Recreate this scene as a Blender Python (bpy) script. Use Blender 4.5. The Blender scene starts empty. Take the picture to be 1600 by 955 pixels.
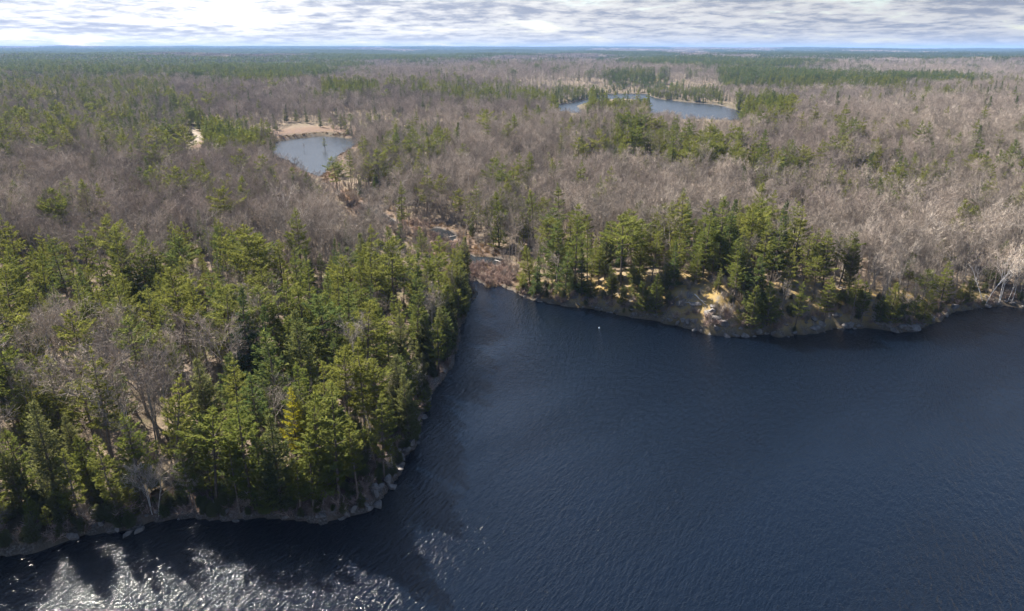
import bpy, math, random
import numpy as np
from mathutils import Vector

random.seed(7)
RNG = np.random.default_rng(7)
sc = bpy.context.scene
R = math.radians

# ------------------------------------------------------------------ camera
W0, H0, FPX = 1600.0, 955.0, 1067.0
CAM_Z, PITCH = 60.0, R(20.6)
cam_d = bpy.data.cameras.new('camera')
cam_d.sensor_width = 36.0
cam_d.lens = 36.0 * FPX / W0
cam_d.clip_start, cam_d.clip_end = 1.0, 60000.0
cam = bpy.data.objects.new('camera', cam_d)
sc.collection.objects.link(cam)
cam.location = (0, 0, CAM_Z)
cam.rotation_euler = (R(90) - PITCH, 0, 0)
sc.camera = cam

# ------------------------------------------------------------------ sky, sun, exposure
SUN_EL, SUN_AZ = R(41), R(-44)          # azimuth from +Y, towards +X
TOSUN = Vector((math.sin(SUN_AZ) * math.cos(SUN_EL), math.cos(SUN_AZ) * math.cos(SUN_EL), math.sin(SUN_EL)))
sun_d = bpy.data.lights.new('sun', 'SUN')
sun_d.energy, sun_d.angle, sun_d.color = 5.0, R(0.53), (1.0, 0.93, 0.82)
sun = bpy.data.objects.new('sun', sun_d)
sc.collection.objects.link(sun)
sun.rotation_euler = (-TOSUN).to_track_quat('-Z', 'Y').to_euler()

world = bpy.data.worlds.new('World')
sc.world = world
world.use_nodes = True
WT = world.node_tree
WT.nodes.clear()


def nd(t, kind, **kw):
    n = t.nodes.new(kind)
    for k, v in kw.items():
        setattr(n, k, v)
    return n


def wmath(t, op, a, b=None, c=None, clamp=False):
    n = t.nodes.new('ShaderNodeMath')
    n.operation, n.use_clamp = op, clamp
    for i, v in enumerate((a, b, c)):
        if v is None:
            continue
        if isinstance(v, (int, float)):
            n.inputs[i].default_value = v
        else:
            t.links.new(v, n.inputs[i])
    return n.outputs[0]


def wmix(t, fac, a, b):
    n = t.nodes.new('ShaderNodeMix')
    n.data_type = 'RGBA'
    for s, v in ((n.inputs[0], fac), (n.inputs[6], a), (n.inputs[7], b)):
        if isinstance(v, (int, float)):
            s.default_value = v
        elif isinstance(v, tuple):
            s.default_value = (*v[:3], 1)
        else:
            t.links.new(v, s)
    return n.outputs[2]


def wramp(t, v, lo, hi, a=0.0, b=1.0):
    n = t.nodes.new('ShaderNodeMapRange')
    n.interpolation_type = 'SMOOTHSTEP'
    t.links.new(v, n.inputs[0])
    for i, x in zip((1, 2, 3, 4), (lo, hi, a, b)):
        if isinstance(x, (int, float)):
            n.inputs[i].default_value = x
        else:
            t.links.new(x, n.inputs[i])
    return n.outputs[0]


SKY_STRENGTH = 0.05
CLOUD_OFF = (3.7, 1.3, 0.0)
sky = nd(WT, 'ShaderNodeTexSky', sky_type='NISHITA', sun_disc=False, sun_elevation=SUN_EL, sun_rotation=SUN_AZ)
sky.altitude, sky.air_density, sky.dust_density, sky.ozone_density = 300, 1.0, 0.6, 1.5
tc = nd(WT, 'ShaderNodeTexCoord')
sep = nd(WT, 'ShaderNodeSeparateXYZ')
WT.links.new(tc.outputs['Generated'], sep.inputs[0])
zc = wmath(WT, 'MAXIMUM', sep.outputs[2], 0.0)
den = wmath(WT, 'ADD', zc, 0.12)
cx = wmath(WT, 'DIVIDE', sep.outputs[0], den)
cy = wmath(WT, 'DIVIDE', sep.outputs[1], den)
comb = nd(WT, 'ShaderNodeCombineXYZ')
WT.links.new(cx, comb.inputs[0]); WT.links.new(cy, comb.inputs[1])
mp = nd(WT, 'ShaderNodeMapping')
mp.inputs['Location'].default_value = CLOUD_OFF
WT.links.new(comb.outputs[0], mp.inputs[0])
nz = nd(WT, 'ShaderNodeTexNoise')
nz.inputs['Scale'].default_value = 1.05
nz.inputs['Detail'].default_value = 9
nz.inputs['Roughness'].default_value = 0.64
nz.inputs['Distortion'].default_value = 0.25
WT.links.new(mp.outputs[0], nz.inputs['Vector'])
nz2 = nd(WT, 'ShaderNodeTexNoise')
nz2.inputs['Scale'].default_value = 4.6
nz2.inputs['Detail'].default_value = 8
nz2.inputs['Roughness'].default_value = 0.62
WT.links.new(mp.outputs[0], nz2.inputs['Vector'])
# gaps between clouds close up towards the horizon because they are seen edge-on
thr = wramp(WT, zc, 0.0, 0.6, 0.34, 0.61)
mask = wramp(WT, wmath(WT, 'SUBTRACT', nz.outputs[0], thr), -0.02, 0.12)
thick = wramp(WT, wmath(WT, 'ADD', wmath(WT, 'MULTIPLY', nz.outputs[0], 0.52), wmath(WT, 'MULTIPLY', nz2.outputs[0], 0.48)), 0.44, 0.60)
cloud_col = wmix(WT, thick, (0.215, 0.213, 0.210), (0.092, 0.101, 0.126))
hz = wramp(WT, zc, 0.0, 0.03, 0.55, 0.0)
cloud_col = wmix(WT, hz, cloud_col, (0.185, 0.18, 0.174))
# clouds towards the sun scatter more light forward
dt = nd(WT, 'ShaderNodeVectorMath', operation='DOT_PRODUCT')
WT.links.new(tc.outputs['Generated'], dt.inputs[0]); dt.inputs[1].default_value = TOSUN
fwd = wmath(WT, 'MULTIPLY_ADD', wmath(WT, 'POWER', wmath(WT, 'MAXIMUM', dt.outputs['Value'], 0.0), 3.0), 1.8, 1.0)
csc = nd(WT, 'ShaderNodeVectorMath', operation='SCALE')
WT.links.new(cloud_col, csc.inputs[0]); WT.links.new(fwd, csc.inputs['Scale'])
cloud_col = csc.outputs[0]
skyc = nd(WT, 'ShaderNodeVectorMath', operation='SCALE')
WT.links.new(sky.outputs[0], skyc.inputs[0]); skyc.inputs['Scale'].default_value = SKY_STRENGTH
fin = wmix(WT, mask, skyc.outputs[0], cloud_col)
bg = nd(WT, 'ShaderNodeBackground')
WT.links.new(fin, bg.inputs[0]); bg.inputs[1].default_value = 1.0
wo = nd(WT, 'ShaderNodeOutputWorld')
WT.links.new(bg.outputs[0], wo.inputs[0])
world.cycles.sampling_method = 'MANUAL'
world.cycles.sample_map_resolution = 512

vs = sc.view_settings
vs.view_transform, vs.look, vs.exposure, vs.gamma = 'Standard', 'None', 1.75, 1.0
vs.use_curve_mapping = False
sc.render.engine = 'CYCLES'
cy_ = sc.cycles
cy_.max_bounces, cy_.diffuse_bounces, cy_.glossy_bounces = 4, 2, 2
cy_.transmission_bounces, cy_.volume_bounces, cy_.transparent_max_bounces = 2, 0, 4
cy_.use_denoising = True
cy_.use_adaptive_sampling = False
cy_.sample_clamp_indirect = 2.0
cy_.sample_clamp_direct = 30.0
cy_.caustics_reflective = cy_.caustics_refractive = False

# ------------------------------------------------------------------ pixel <-> place
CP, SP = math.cos(PITCH), math.sin(PITCH)


def ray(px, py):
    px, py = np.asarray(px, float), np.asarray(py, float)
    r, u = (px - W0 / 2) / FPX, (H0 / 2 - py) / FPX
    return r, CP + u * SP, -SP + u * CP


def ground0(px, py, z=0.0):
    dx, dy, dz = ray(px, py)
    t = (z - CAM_Z) / np.minimum(dz, -1e-4)
    return dx * t, dy * t


def project(x, y, z):
    f = y * CP - (z - CAM_Z) * SP
    u = y * SP + (z - CAM_Z) * CP
    f = np.maximum(f, 0.1)
    return W0 / 2 + FPX * x / f, H0 / 2 - FPX * u / f


def in_poly(px, py, poly):
    p = np.asarray(poly, float)
    ins = np.zeros(np.shape(px), bool)
    j = len(p) - 1
    for i in range(len(p)):
        xi, yi, xj, yj = p[i, 0], p[i, 1], p[j, 0], p[j, 1]
        if yi != yj:
            c = ((yi > py) != (yj > py)) & (px < (xj - xi) * (py - yi) / (yj - yi) + xi)
            ins ^= c
        j = i
    return ins


def poly_dist(x, y, poly, closed=True):
    p = np.asarray(poly, float)
    d2 = np.full(np.shape(x), 1e18)
    n = len(p)
    for i in range(n if closed else n - 1):
        ax, ay = p[i]; bx, by = p[(i + 1) % n]
        ex, ey = bx - ax, by - ay
        L2 = ex * ex + ey * ey + 1e-9
        t = np.clip(((x - ax) * ex + (y - ay) * ey) / L2, 0, 1)
        d2 = np.minimum(d2, (x - ax - t * ex) ** 2 + (y - ay - t * ey) ** 2)
    return np.sqrt(d2)


def sstep(a, b, x):
    t = np.clip((x - a) / (b - a), 0, 1)
    return t * t * (3 - 2 * t)


def vnoise(x, y, seed=0):
    xi, yi = np.floor(x).astype(np.int64), np.floor(y).astype(np.int64)
    fx, fy = x - xi, y - yi
    fx, fy = fx * fx * (3 - 2 * fx), fy * fy * (3 - 2 * fy)

    def h(a, b):
        n = (a * 374761393 + b * 668265263 + seed * 974634541) & 0xFFFFFFFF
        n = ((n ^ (n >> 13)) * 1274126177) & 0xFFFFFFFF
        n = n ^ (n >> 16)
        return (n & 0xFFFF) / 65535.0
    return (h(xi, yi) * (1 - fx) + h(xi + 1, yi) * fx) * (1 - fy) + (h(xi, yi + 1) * (1 - fx) + h(xi + 1, yi + 1) * fx) * fy


def fbm(x, y, seed=0, oct=4):
    s, a, tot = 0, 1.0, 0
    for o in range(oct):
        s = s + a * vnoise(x * 2 ** o, y * 2 ** o, seed + o * 17)
        tot += a; a *= 0.5
    return s / tot


def world_poly(px_list):
    a = np.array(px_list, float)
    x, y = ground0(a[:, 0], a[:, 1])
    return np.stack([x, y], 1)


def roughen(poly, amp, step=3.0, seed=3, upto=None):
    """break straight shoreline runs into small coves"""
    out = []
    n = len(poly)
    for i in range(n):
        a, b = poly[i], poly[(i + 1) % n]
        L = np.hypot(*(b - a))
        k = max(1, int(L / step)) if (upto is None or i < upto) else 1
        nx, ny = -(b - a)[1] / (L + 1e-6), (b - a)[0] / (L + 1e-6)
        for q in range(k):
            t = q / k
            p = a + (b - a) * t
            w = amp * (fbm(np.array(p[0] / 5), np.array(p[1] / 5), seed, 3) - .5) * 2 if k > 1 else 0
            out.append((p[0] + nx * w, p[1] + ny * w))
    return np.array(out)


# ------------------------------------------------------------------ water outlines (traced on the water plane)
LAKE_PX = [(-420, 905), (-200, 890), (-60, 872), (60, 858), (132, 841), (207, 829), (236, 817), (292, 810), (358, 815), (400, 809), (440, 812),
           (471, 814), (501, 820), (541, 808), (579, 798), (603, 775), (626, 742), (636, 714), (656, 682), (664, 650),
           (672, 622), (697, 592), (712, 566), (716, 540), (722, 510), (730, 485), (746, 463), (738, 440), (742, 437), (760, 451), (780, 447), (800, 454), (819, 467),
           (857, 475), (888, 481), (935, 484), (970, 493), (1020, 500), (1061, 511), (1102, 520), (1139, 525),
           (1164, 525), (1199, 521), (1216, 528), (1263, 522), (1304, 512), (1332, 512), (1376, 514), (1401, 519),
           (1439, 515), (1467, 501), (1495, 486), (1539, 481), (1571, 478), (1600, 482), (1700, 474), (1900, 470)]
lake_w = world_poly(LAKE_PX)
lake_w = roughen(lake_w, 1.3, 2.5, upto=len(LAKE_PX) - 1)
lake_close = np.array([(420, 150), (460, -60), (300, -260), (-40, -300), (-260, -160), (-200, -10), (-130, 40)])
LAKE = np.concatenate([lake_w, lake_close])
POND = roughen(world_poly([(356, 237), (385, 234), (421, 228), (436, 221), (465, 217), (504, 213), (535, 215), (561, 219), (568, 224), (548, 232),
                   (528, 246), (515, 262), (500, 276), (476, 268), (452, 254), (421, 244), (385, 240)]), 2.0, 6)
FARLAKE = roughen(world_poly([(862, 165), (900, 160), (925, 152), (945, 147), (1010, 146.5), (1024, 154), (1060, 158.5), (1120, 164), (1160, 174),
                      (1200, 183), (1215, 190), (1150, 192), (1080, 189), (1000, 186), (930, 184), (872, 175)]), 4.0, 14)
ISLAND = roughen(world_poly([(903, 166), (930, 160), (960, 157), (1000, 158), (1013, 167), (1008, 176), (960, 178), (910, 175)]), 3.0, 12)
CREEK = roughen(world_poly([(668, 360), (684, 356), (704, 362), (714, 370), (706, 376), (686, 371)]), 0.8, 3)
CREEK2 = roughen(world_poly([(696, 404), (722, 396), (744, 402), (786, 405), (796, 411), (770, 415), (735, 411), (712, 412)]), 0.7, 3)
CREEK3 = roughen(world_poly([(560, 318), (580, 322), (604, 338), (622, 348), (616, 352), (596, 344), (574, 329)]), 0.7, 3)
FARPOND = world_poly([(388, 110.4), (416, 110), (430, 110.8), (424, 112), (392, 112)])
WATERS = [LAKE, POND, FARLAKE, CREEK, CREEK2, CREEK3, FARPOND]
VALLEY = world_poly([(505, 262), (525, 295), (560, 320), (612, 346), (690, 366), (725, 402), (765, 430), (770, 446)])
BLUFFS = [  # (px, py, radius m, bank height m)
    (1090, 500, 22, 9.5), (1190, 505, 20, 8.0), (1270, 505, 22, 7.5), (1020, 490, 18, 6), (930, 480, 20, 4),
    (615, 745, 10, 5.5), (640, 700, 10, 6.5), (655, 660, 10, 6), (690, 590, 14, 5.5), (560, 790, 10, 5), (500, 805, 9, 4.5),
    (1400, 510, 15, 4.5), (1480, 490, 15, 3), (330, 800, 14, 3.0), (200, 815, 12, 2.5)]


def water_sd(x, y):
    """signed distance to open water: > 0 on land"""
    d = np.full(np.shape(x), 1e9)
    for i, p in enumerate(WATERS):
        lo, hi = p.min(0) - 500, p.max(0) + 500
        m = (x > lo[0]) & (x < hi[0]) & (y > lo[1]) & (y < hi[1])
        if not m.any():
            continue
        dd = poly_dist(x[m], y[m], p)
        dd = np.where(in_poly(x[m], y[m], p), -dd, dd)
        if i == 2:
            di = poly_dist(x[m], y[m], ISLAND)
            di = np.where(in_poly(x[m], y[m], ISLAND), di, -di)
            dd = np.maximum(dd, di)
        d[m] = np.minimum(d[m], dd)
    return d


def height(x, y, full=False):
    x = np.atleast_1d(np.asarray(x, float)); y = np.atleast_1d(np.asarray(y, float))
    d = water_sd(x, y)
    r = np.hypot(x, y)
    dv = np.where(r < 900, poly_dist(x, y, VALLEY, False), 1e4)
    vm = sstep(4, 34, dv)
    bank = np.full(x.shape, 1.9) + 1.3 * fbm(x / 30, y / 30, 5, 2)
    rock = np.zeros(x.shape)
    for bx, by, br, bh in BLUFFS:
        gx, gy = ground0(bx, by)
        w = np.exp(-((x - gx) ** 2 + (y - gy) ** 2) / (br * br))
        bank = bank + w * np.maximum(bh - bank, 0)
        rock = np.maximum(rock, w * (1 if br > 12 or bx > 480 else .3))
    bank = bank * (0.12 + 0.88 * vm)
    dl = np.maximum(d, 0)
    h = 0.15 + bank * (1 - np.exp(-dl / (3.0 + 3.5 * rock)))
    h += sstep(18, 170, dl) * (1 - .75 * (1 - sstep(80, 260, poly_dist(x, y, POND))) * (y > 430)) * vm * (3 + 11 * fbm(x / 170 + 3.1, y / 170, 11, 3)) * (0.55 + 0.45 * sstep(60, 200, dv))
    h += sstep(700, 2500, r) * 36 * (fbm(x / 620, y / 620, 23, 3) - 0.38) * sstep(0, 150, dl)
    fr = sstep(3000, 15000, r)
    az = np.degrees(np.arctan2(x, np.maximum(y, 1)))
    h += fr * (24 + 34 * (1 - sstep(2, 34, az)) + 60 * (fbm(x / 2600, y / 2600, 31, 3) - 0.5))
    near = sstep(0.5, 4, dl) * (1 - sstep(250, 700, r))
    h += near * (0.9 * (fbm(x / 6, y / 6, 41, 3) - 0.5) + rock * 2.2 * (fbm(x / 3.2, y / 3.2, 47, 3) - 0.5)) * (0.25 + .75 * vm)
    hu = np.maximum(-4.0, -0.25 + d * 0.35)
    h = np.where(d > 0, h, hu)
    if full:
        return h, d, dv, rock
    return h


def ground_at(px, py):
    """where the pixel's ray meets the land"""
    px, py = np.atleast_1d(np.asarray(px, float)), np.atleast_1d(np.asarray(py, float))
    z = np.zeros(px.shape)
    for _ in range(10):
        x, y = ground0(px, py, z)
        z = 0.5 * z + 0.5 * np.maximum(height(x, y), 0)
    x, y = ground0(px, py, z)
    return x, y, np.maximum(height(x, y), 0)


PATH = np.stack(ground_at([284, 298, 309, 310, 302, 300], [232, 226, 219, 213, 206, 200])[:2], 1)

# ------------------------------------------------------------------ materials
def mat(name):
    m = bpy.data.materials.new(name)
    m.use_nodes = True
    m.node_tree.nodes.clear()
    out = m.node_tree.nodes.new('ShaderNodeOutputMaterial')
    return m, m.node_tree, out


def noise(t, vec, scale, detail=3, rough=0.55, dim='3D'):
    n = t.nodes.new('ShaderNodeTexNoise')
    n.inputs['Scale'].default_value = scale
    n.inputs['Detail'].default_value = detail
    n.inputs['Roughness'].default_value = rough
    if vec is not None:
        t.links.new(vec, n.inputs['Vector'])
    return n.outputs[0]


def principled(t, col, rough=0.9, spec=0.2, normal=None):
    b = t.nodes.new('ShaderNodeBsdfPrincipled')
    if isinstance(col, tuple):
        b.inputs['Base Color'].default_value = (*col, 1)
    else:
        t.links.new(col, b.inputs['Base Color'])
    b.inputs['Roughness'].default_value = rough
    b.inputs['Specular IOR Level'].default_value = spec
    if normal is not None:
        t.links.new(normal, b.inputs['Normal'])
    return b


def bump(t, h, strength, dist):
    b = t.nodes.new('ShaderNodeBump')
    if isinstance(strength, (int, float)):
        b.inputs['Strength'].default_value = strength
    else:
        t.links.new(strength, b.inputs['Strength'])
    b.inputs['Distance'].default_value = dist
    t.links.new(h, b.inputs['Height'])
    return b.outputs[0]


def foliage_mat(name, cols, trans=0.38, sat_noise=0.9):
    """needles: colour differs from tree to tree and bough to bough; light passes through"""
    m, t, out = mat(name)
    oi = t.nodes.new('ShaderNodeObjectInfo')
    geo = t.nodes.new('ShaderNodeNewGeometry')
    c = wmix(t, wramp(t, oi.outputs['Random'], 0.0, 0.55), cols[0], cols[1])
    c = wmix(t, wramp(t, oi.outputs['Random'], 0.55, 1.0), c, cols[2])
    n1 = noise(t, geo.outputs['Position'], sat_noise, 2)
    c = wmix(t, wramp(t, n1, 0.35, 0.7, 0.0, 0.55), c, cols[3])
    d = t.nodes.new('ShaderNodeBsdfDiffuse'); t.links.new(c, d.inputs[0])
    tr = t.nodes.new('ShaderNodeBsdfTranslucent')
    tc_ = wmix(t, 0.35, c, (0.30, 0.30, 0.05)); t.links.new(tc_, tr.inputs[0])
    mx = t.nodes.new('ShaderNodeMixShader'); mx.inputs[0].default_value = trans
    t.links.new(d.outputs[0], mx.inputs[1]); t.links.new(tr.outputs[0], mx.inputs[2])
    t.links.new(mx.outputs[0], out.inputs[0])
    return m


def bark_mat(name, a, b, scale=3.0):
    m, t, out = mat(name)
    oi = t.nodes.new('ShaderNodeObjectInfo')
    geo = t.nodes.new('ShaderNodeNewGeometry')
    n1 = noise(t, geo.outputs['Position'], scale, 3)
    c = wmix(t, wramp(t, n1, 0.3, 0.7), a, b)
    c2 = nd(t, 'ShaderNodeHueSaturation')
    t.links.new(c, c2.inputs['Color'])
    t.links.new(wmath(t, 'MULTIPLY_ADD', oi.outputs['Random'], 0.7, 0.65), c2.inputs['Value'])
    p = principled(t, c2.outputs[0], 0.9, 0.15)
    t.links.new(p.outputs[0], out.inputs[0])
    return m


M = {}
M['pine'] = foliage_mat('pine_needles', [(0.122, 0.155, 0.036), (0.180, 0.190, 0.044), (0.082, 0.126, 0.044), (0.215, 0.212, 0.058)], 0.44)
M['spruce'] = foliage_mat('spruce_needles', [(0.052, 0.090, 0.036), (0.070, 0.108, 0.036), (0.045, 0.080, 0.042), (0.095, 0.120, 0.044)], 0.35)
M['cedar'] = foliage_mat('cedar_fronds', [(0.105, 0.125, 0.052), (0.135, 0.145, 0.070), (0.085, 0.110, 0.046), (0.165, 0.170, 0.090)], 0.45)
M['golden'] = foliage_mat('golden_needles', [(0.36, 0.32, 0.025), (0.38, 0.33, 0.025), (0.34, 0.30, 0.025), (0.22, 0.22, 0.035)], 0.4)
M['pine_bark'] = bark_mat('pine_bark', (0.11, 0.085, 0.07), (0.20, 0.16, 0.13))
M['grey_bark'] = bark_mat('grey_bark', (0.20, 0.17, 0.145), (0.40, 0.36, 0.31))
def twig_mat():
    m, t, out = mat('bare_twigs')
    oi = t.nodes.new('ShaderNodeObjectInfo'); geo = t.nodes.new('ShaderNodeNewGeometry')
    P = geo.outputs['Position']
    c = wmix(t, wramp(t, noise(t, P, .3, 2), 0.3, 0.7), (0.27, 0.22, 0.18), (0.455, 0.39, 0.33))
    c = wmix(t, wramp(t, noise(t, P, .011, 3), 0.45, 0.62, 0, .5), c, (0.235, 0.185, 0.165))      # maple stands
    c = wmix(t, wramp(t, oi.outputs['Random'], .8, 1.0, 0, .4), c, (0.50, 0.45, 0.40))           # pale ash and aspen
    hs = nd(t, 'ShaderNodeHueSaturation'); t.links.new(c, hs.inputs['Color'])
    t.links.new(wmath(t, 'MULTIPLY_ADD', wmath(t, 'FRACT', wmath(t, 'MULTIPLY', oi.outputs['Random'], 7.31)), 0.9, 0.5), hs.inputs['Value'])
    p = principled(t, hs.outputs[0], .9, .15); t.links.new(p.outputs[0], out.inputs[0])
    return m


M['twig'] = twig_mat()
M['birch_bark'] = bark_mat('birch_bark', (0.80, 0.76, 0.72), (0.62, 0.58, 0.55))
M['dead_wood'] = bark_mat('dead_wood', (0.42, 0.38, 0.34), (0.60, 0.56, 0.52))
M['shrub'] = bark_mat('shrub_twigs', (0.22, 0.155, 0.13), (0.38, 0.29, 0.24), 1.0)
M['reed'] = bark_mat('dry_reeds', (0.24, 0.165, 0.09), (0.36, 0.26, 0.15), 1.0)


def rock_mat(name, a, b, lichen):
    m, t, out = mat(name)
    geo = t.nodes.new('ShaderNodeNewGeometry')
    n1 = noise(t, geo.outputs['Position'], 1.1, 5, .65)
    n2 = noise(t, geo.outputs['Position'], 4.0, 4, .7)
    c = wmix(t, wramp(t, n1, 0.32, 0.68), a, b)
    c = wmix(t, wramp(t, n2, 0.55, 0.72, 0, 0.6), c, lichen)
    p = principled(t, c, 0.85, 0.25, bump(t, n2, 0.7, 0.25))
    t.links.new(p.outputs[0], out.inputs[0])
    return m


M['rock'] = rock_mat('granite', (0.11, 0.10, 0.095), (0.25, 0.23, 0.22), (0.33, 0.31, 0.28))


def terrain_mat():
    m, t, out = mat('forest_floor')
    geo = t.nodes.new('ShaderNodeNewGeometry')
    P = geo.outputs['Position']
    at = lambda n: nd(t, 'ShaderNodeAttribute', attribute_name=n).outputs['Fac']
    n1 = noise(t, P, 0.07, 4); n2 = noise(t, P, 0.6, 4, .65); n3 = noise(t, P, 3.5, 3, .7); n4 = noise(t, P, 0.25, 3)
    litter = wmix(t, wramp(t, n2, 0.3, 0.7), (0.115, 0.088, 0.06), (0.22, 0.172, 0.122))
    litter = wmix(t, wramp(t, n1, 0.45, 0.7, 0, 0.6), litter, (0.23, 0.175, 0.14))
    litter = wmix(t, wramp(t, n3, 0.5, 0.75, 0, 0.55), litter, (0.14, 0.105, 0.08))
    moss = wmix(t, wramp(t, n4, 0.52, 0.66, 0, 0.5), litter, (0.12, 0.12, 0.045))
    wet = wmix(t, wramp(t, n2, 0.35, 0.65), (0.10, 0.066, 0.043), (0.20, 0.135, 0.08))
    wet = wmix(t, wramp(t, n4, 0.42, 0.56, 0, 0.85), wet, (0.15, 0.10, 0.08))
    c = wmix(t, at('marsh'), moss, wet)
    grass = wmix(t, wramp(t, n2, 0.35, 0.65), (0.36, 0.25, 0.085), (0.27, 0.21, 0.125))
    rk = wmix(t, wramp(t, n3, 0.35, 0.7), (0.10, 0.09, 0.085), (0.26, 0.24, 0.225))
    red = wmix(t, wramp(t, n2, 0.35, 0.65), (0.10, 0.07, 0.055), (0.22, 0.15, 0.12))
    rockmix = wmix(t, wramp(t, n4, 0.32, 0.45), rk, wmix(t, at('grass'), red, grass))
    rockmix = wmix(t, wramp(t, n2, 0.55, 0.7, 0, .7), rockmix, rk)
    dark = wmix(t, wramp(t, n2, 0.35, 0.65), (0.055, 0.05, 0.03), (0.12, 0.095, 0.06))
    c = wmix(t, at('bank_shade_moss'), c, dark)  # tree shade painted on the left point's bank; dark vegetation along far shores
    c = wmix(t, at('rock'), c, rockmix)
    sandy = wmix(t, wramp(t, n2, 0.3, 0.7), (0.24, 0.20, 0.16), (0.31, 0.265, 0.22))
    c = wmix(t, at('path'), c, sandy)
    shore = wmix(t, wramp(t, n3, 0.4, 0.7), (0.07, 0.06, 0.052), (0.22, 0.20, 0.185))
    c = wmix(t, at('shore'), c, shore)
    bed = (0.03, 0.028, 0.02)
    c = wmix(t, at('bed'), c, bed)
    p = principled(t, c, 0.95, 0.1, bump(t, n3, 0.6, 0.35))
    t.links.new(p.outputs[0], out.inputs[0])
    return m


def water_mat(name, base, amp, rough):
    m, t, out = mat(name)
    geo = t.nodes.new('ShaderNodeNewGeometry')
    P = geo.outputs['Position']

    def mapped(rot, sx, sy):
        q = t.nodes.new('ShaderNodeMapping')
        q.vector_type = 'TEXTURE'
        q.inputs['Rotation'].default_value = (0, 0, rot)
        q.inputs['Scale'].default_value = (sx, sy, 1)
        t.links.new(P, q.inputs[0])
        return q.outputs[0]
    # wind waves: crests longer than they are apart, with two crossing trains and gusts
    a = noise(t, mapped(R(62), 1.7, 0.52), 1.0, 2, .5)
    b = noise(t, mapped(R(50), 0.8, 0.27), 1.0, 2, .5)
    c = noise(t, mapped(R(78), 3.2, 1.1), 1.0, 1, .5)
    f = noise(t, mapped(R(30), 0.26, 0.13), 1.0, 1, .5)
    gust = wramp(t, noise(t, mapped(R(40), 75, 22), 1.0, 3), 0.32, 0.68, 0.5, 1.25)
    h = wmath(t, 'ADD', wmath(t, 'MULTIPLY', a, 0.25), wmath(t, 'MULTIPLY', b, 0.13))
    h = wmath(t, 'ADD', h, wmath(t, 'MULTIPLY', c, 0.12))
    h = wmath(t, 'ADD', h, wmath(t, 'MULTIPLY', f, 0.085))
    h = wmath(t, 'MULTIPLY', wmath(t, 'SUBTRACT', h, 0.29), gust)
    nrm = bump(t, h, 1.0, amp)
    p = principled(t, base, rough, 1.0, nrm)
    p.inputs['IOR'].default_value = 1.333
    t.links.new(p.outputs[0], out.inputs[0])
    return m


M['terrain'] = terrain_mat()
M['water'] = water_mat('lake_water', (0.0018, 0.0042, 0.0095), 1.02, 0.07)
M['far_water'] = water_mat('distant_lake_water', (0.014, 0.018, 0.024), 0.40, 0.26)
M['pond'] = water_mat('pond_water', (0.014, 0.018, 0.022), 0.30, 0.24)


# ------------------------------------------------------------------ mesh helpers
def new_mesh(name, verts, faces, mats, fmat=None, smooth=False):
    """faces: (n,3) or (n,4) int arrays in a list"""
    me = bpy.data.meshes.new(name)
    verts = np.asarray(verts, np.float32)
    if not isinstance(faces, list):
        faces = [faces]
    faces = [np.asarray(f, np.int32) for f in faces if len(f)]
    ln = np.concatenate([np.full(len(f), f.shape[1], np.int32) for f in faces])
    idx = np.concatenate([f.ravel() for f in faces])
    me.vertices.add(len(verts)); me.vertices.foreach_set('co', verts.ravel())
    me.loops.add(len(idx)); me.loops.foreach_set('vertex_index', idx)
    me.polygons.add(len(ln))
    st = np.zeros(len(ln), np.int32); st[1:] = np.cumsum(ln)[:-1]
    me.polygons.foreach_set('loop_start', st)
    if fmat is not None:
        me.polygons.foreach_set('material_index', np.asarray(fmat, np.int32))
    if smooth:
        me.polygons.foreach_set('use_smooth', np.ones(len(ln), bool))
    for mm in mats:
        me.materials.append(mm)
    me.update(calc_edges=True)
    return me


def link(name, me, parent=None):
    o = bpy.data.objects.new(name, me)
    sc.collection.objects.link(o)
    if parent is not None:
        o.parent = parent
    return o


def tag(o, label=None, cat=None, group=None, kind=None):
    for k, v in (('label', label), ('category', cat), ('group', group), ('kind', kind)):
        if v:
            o[k] = v
    return o


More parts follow.
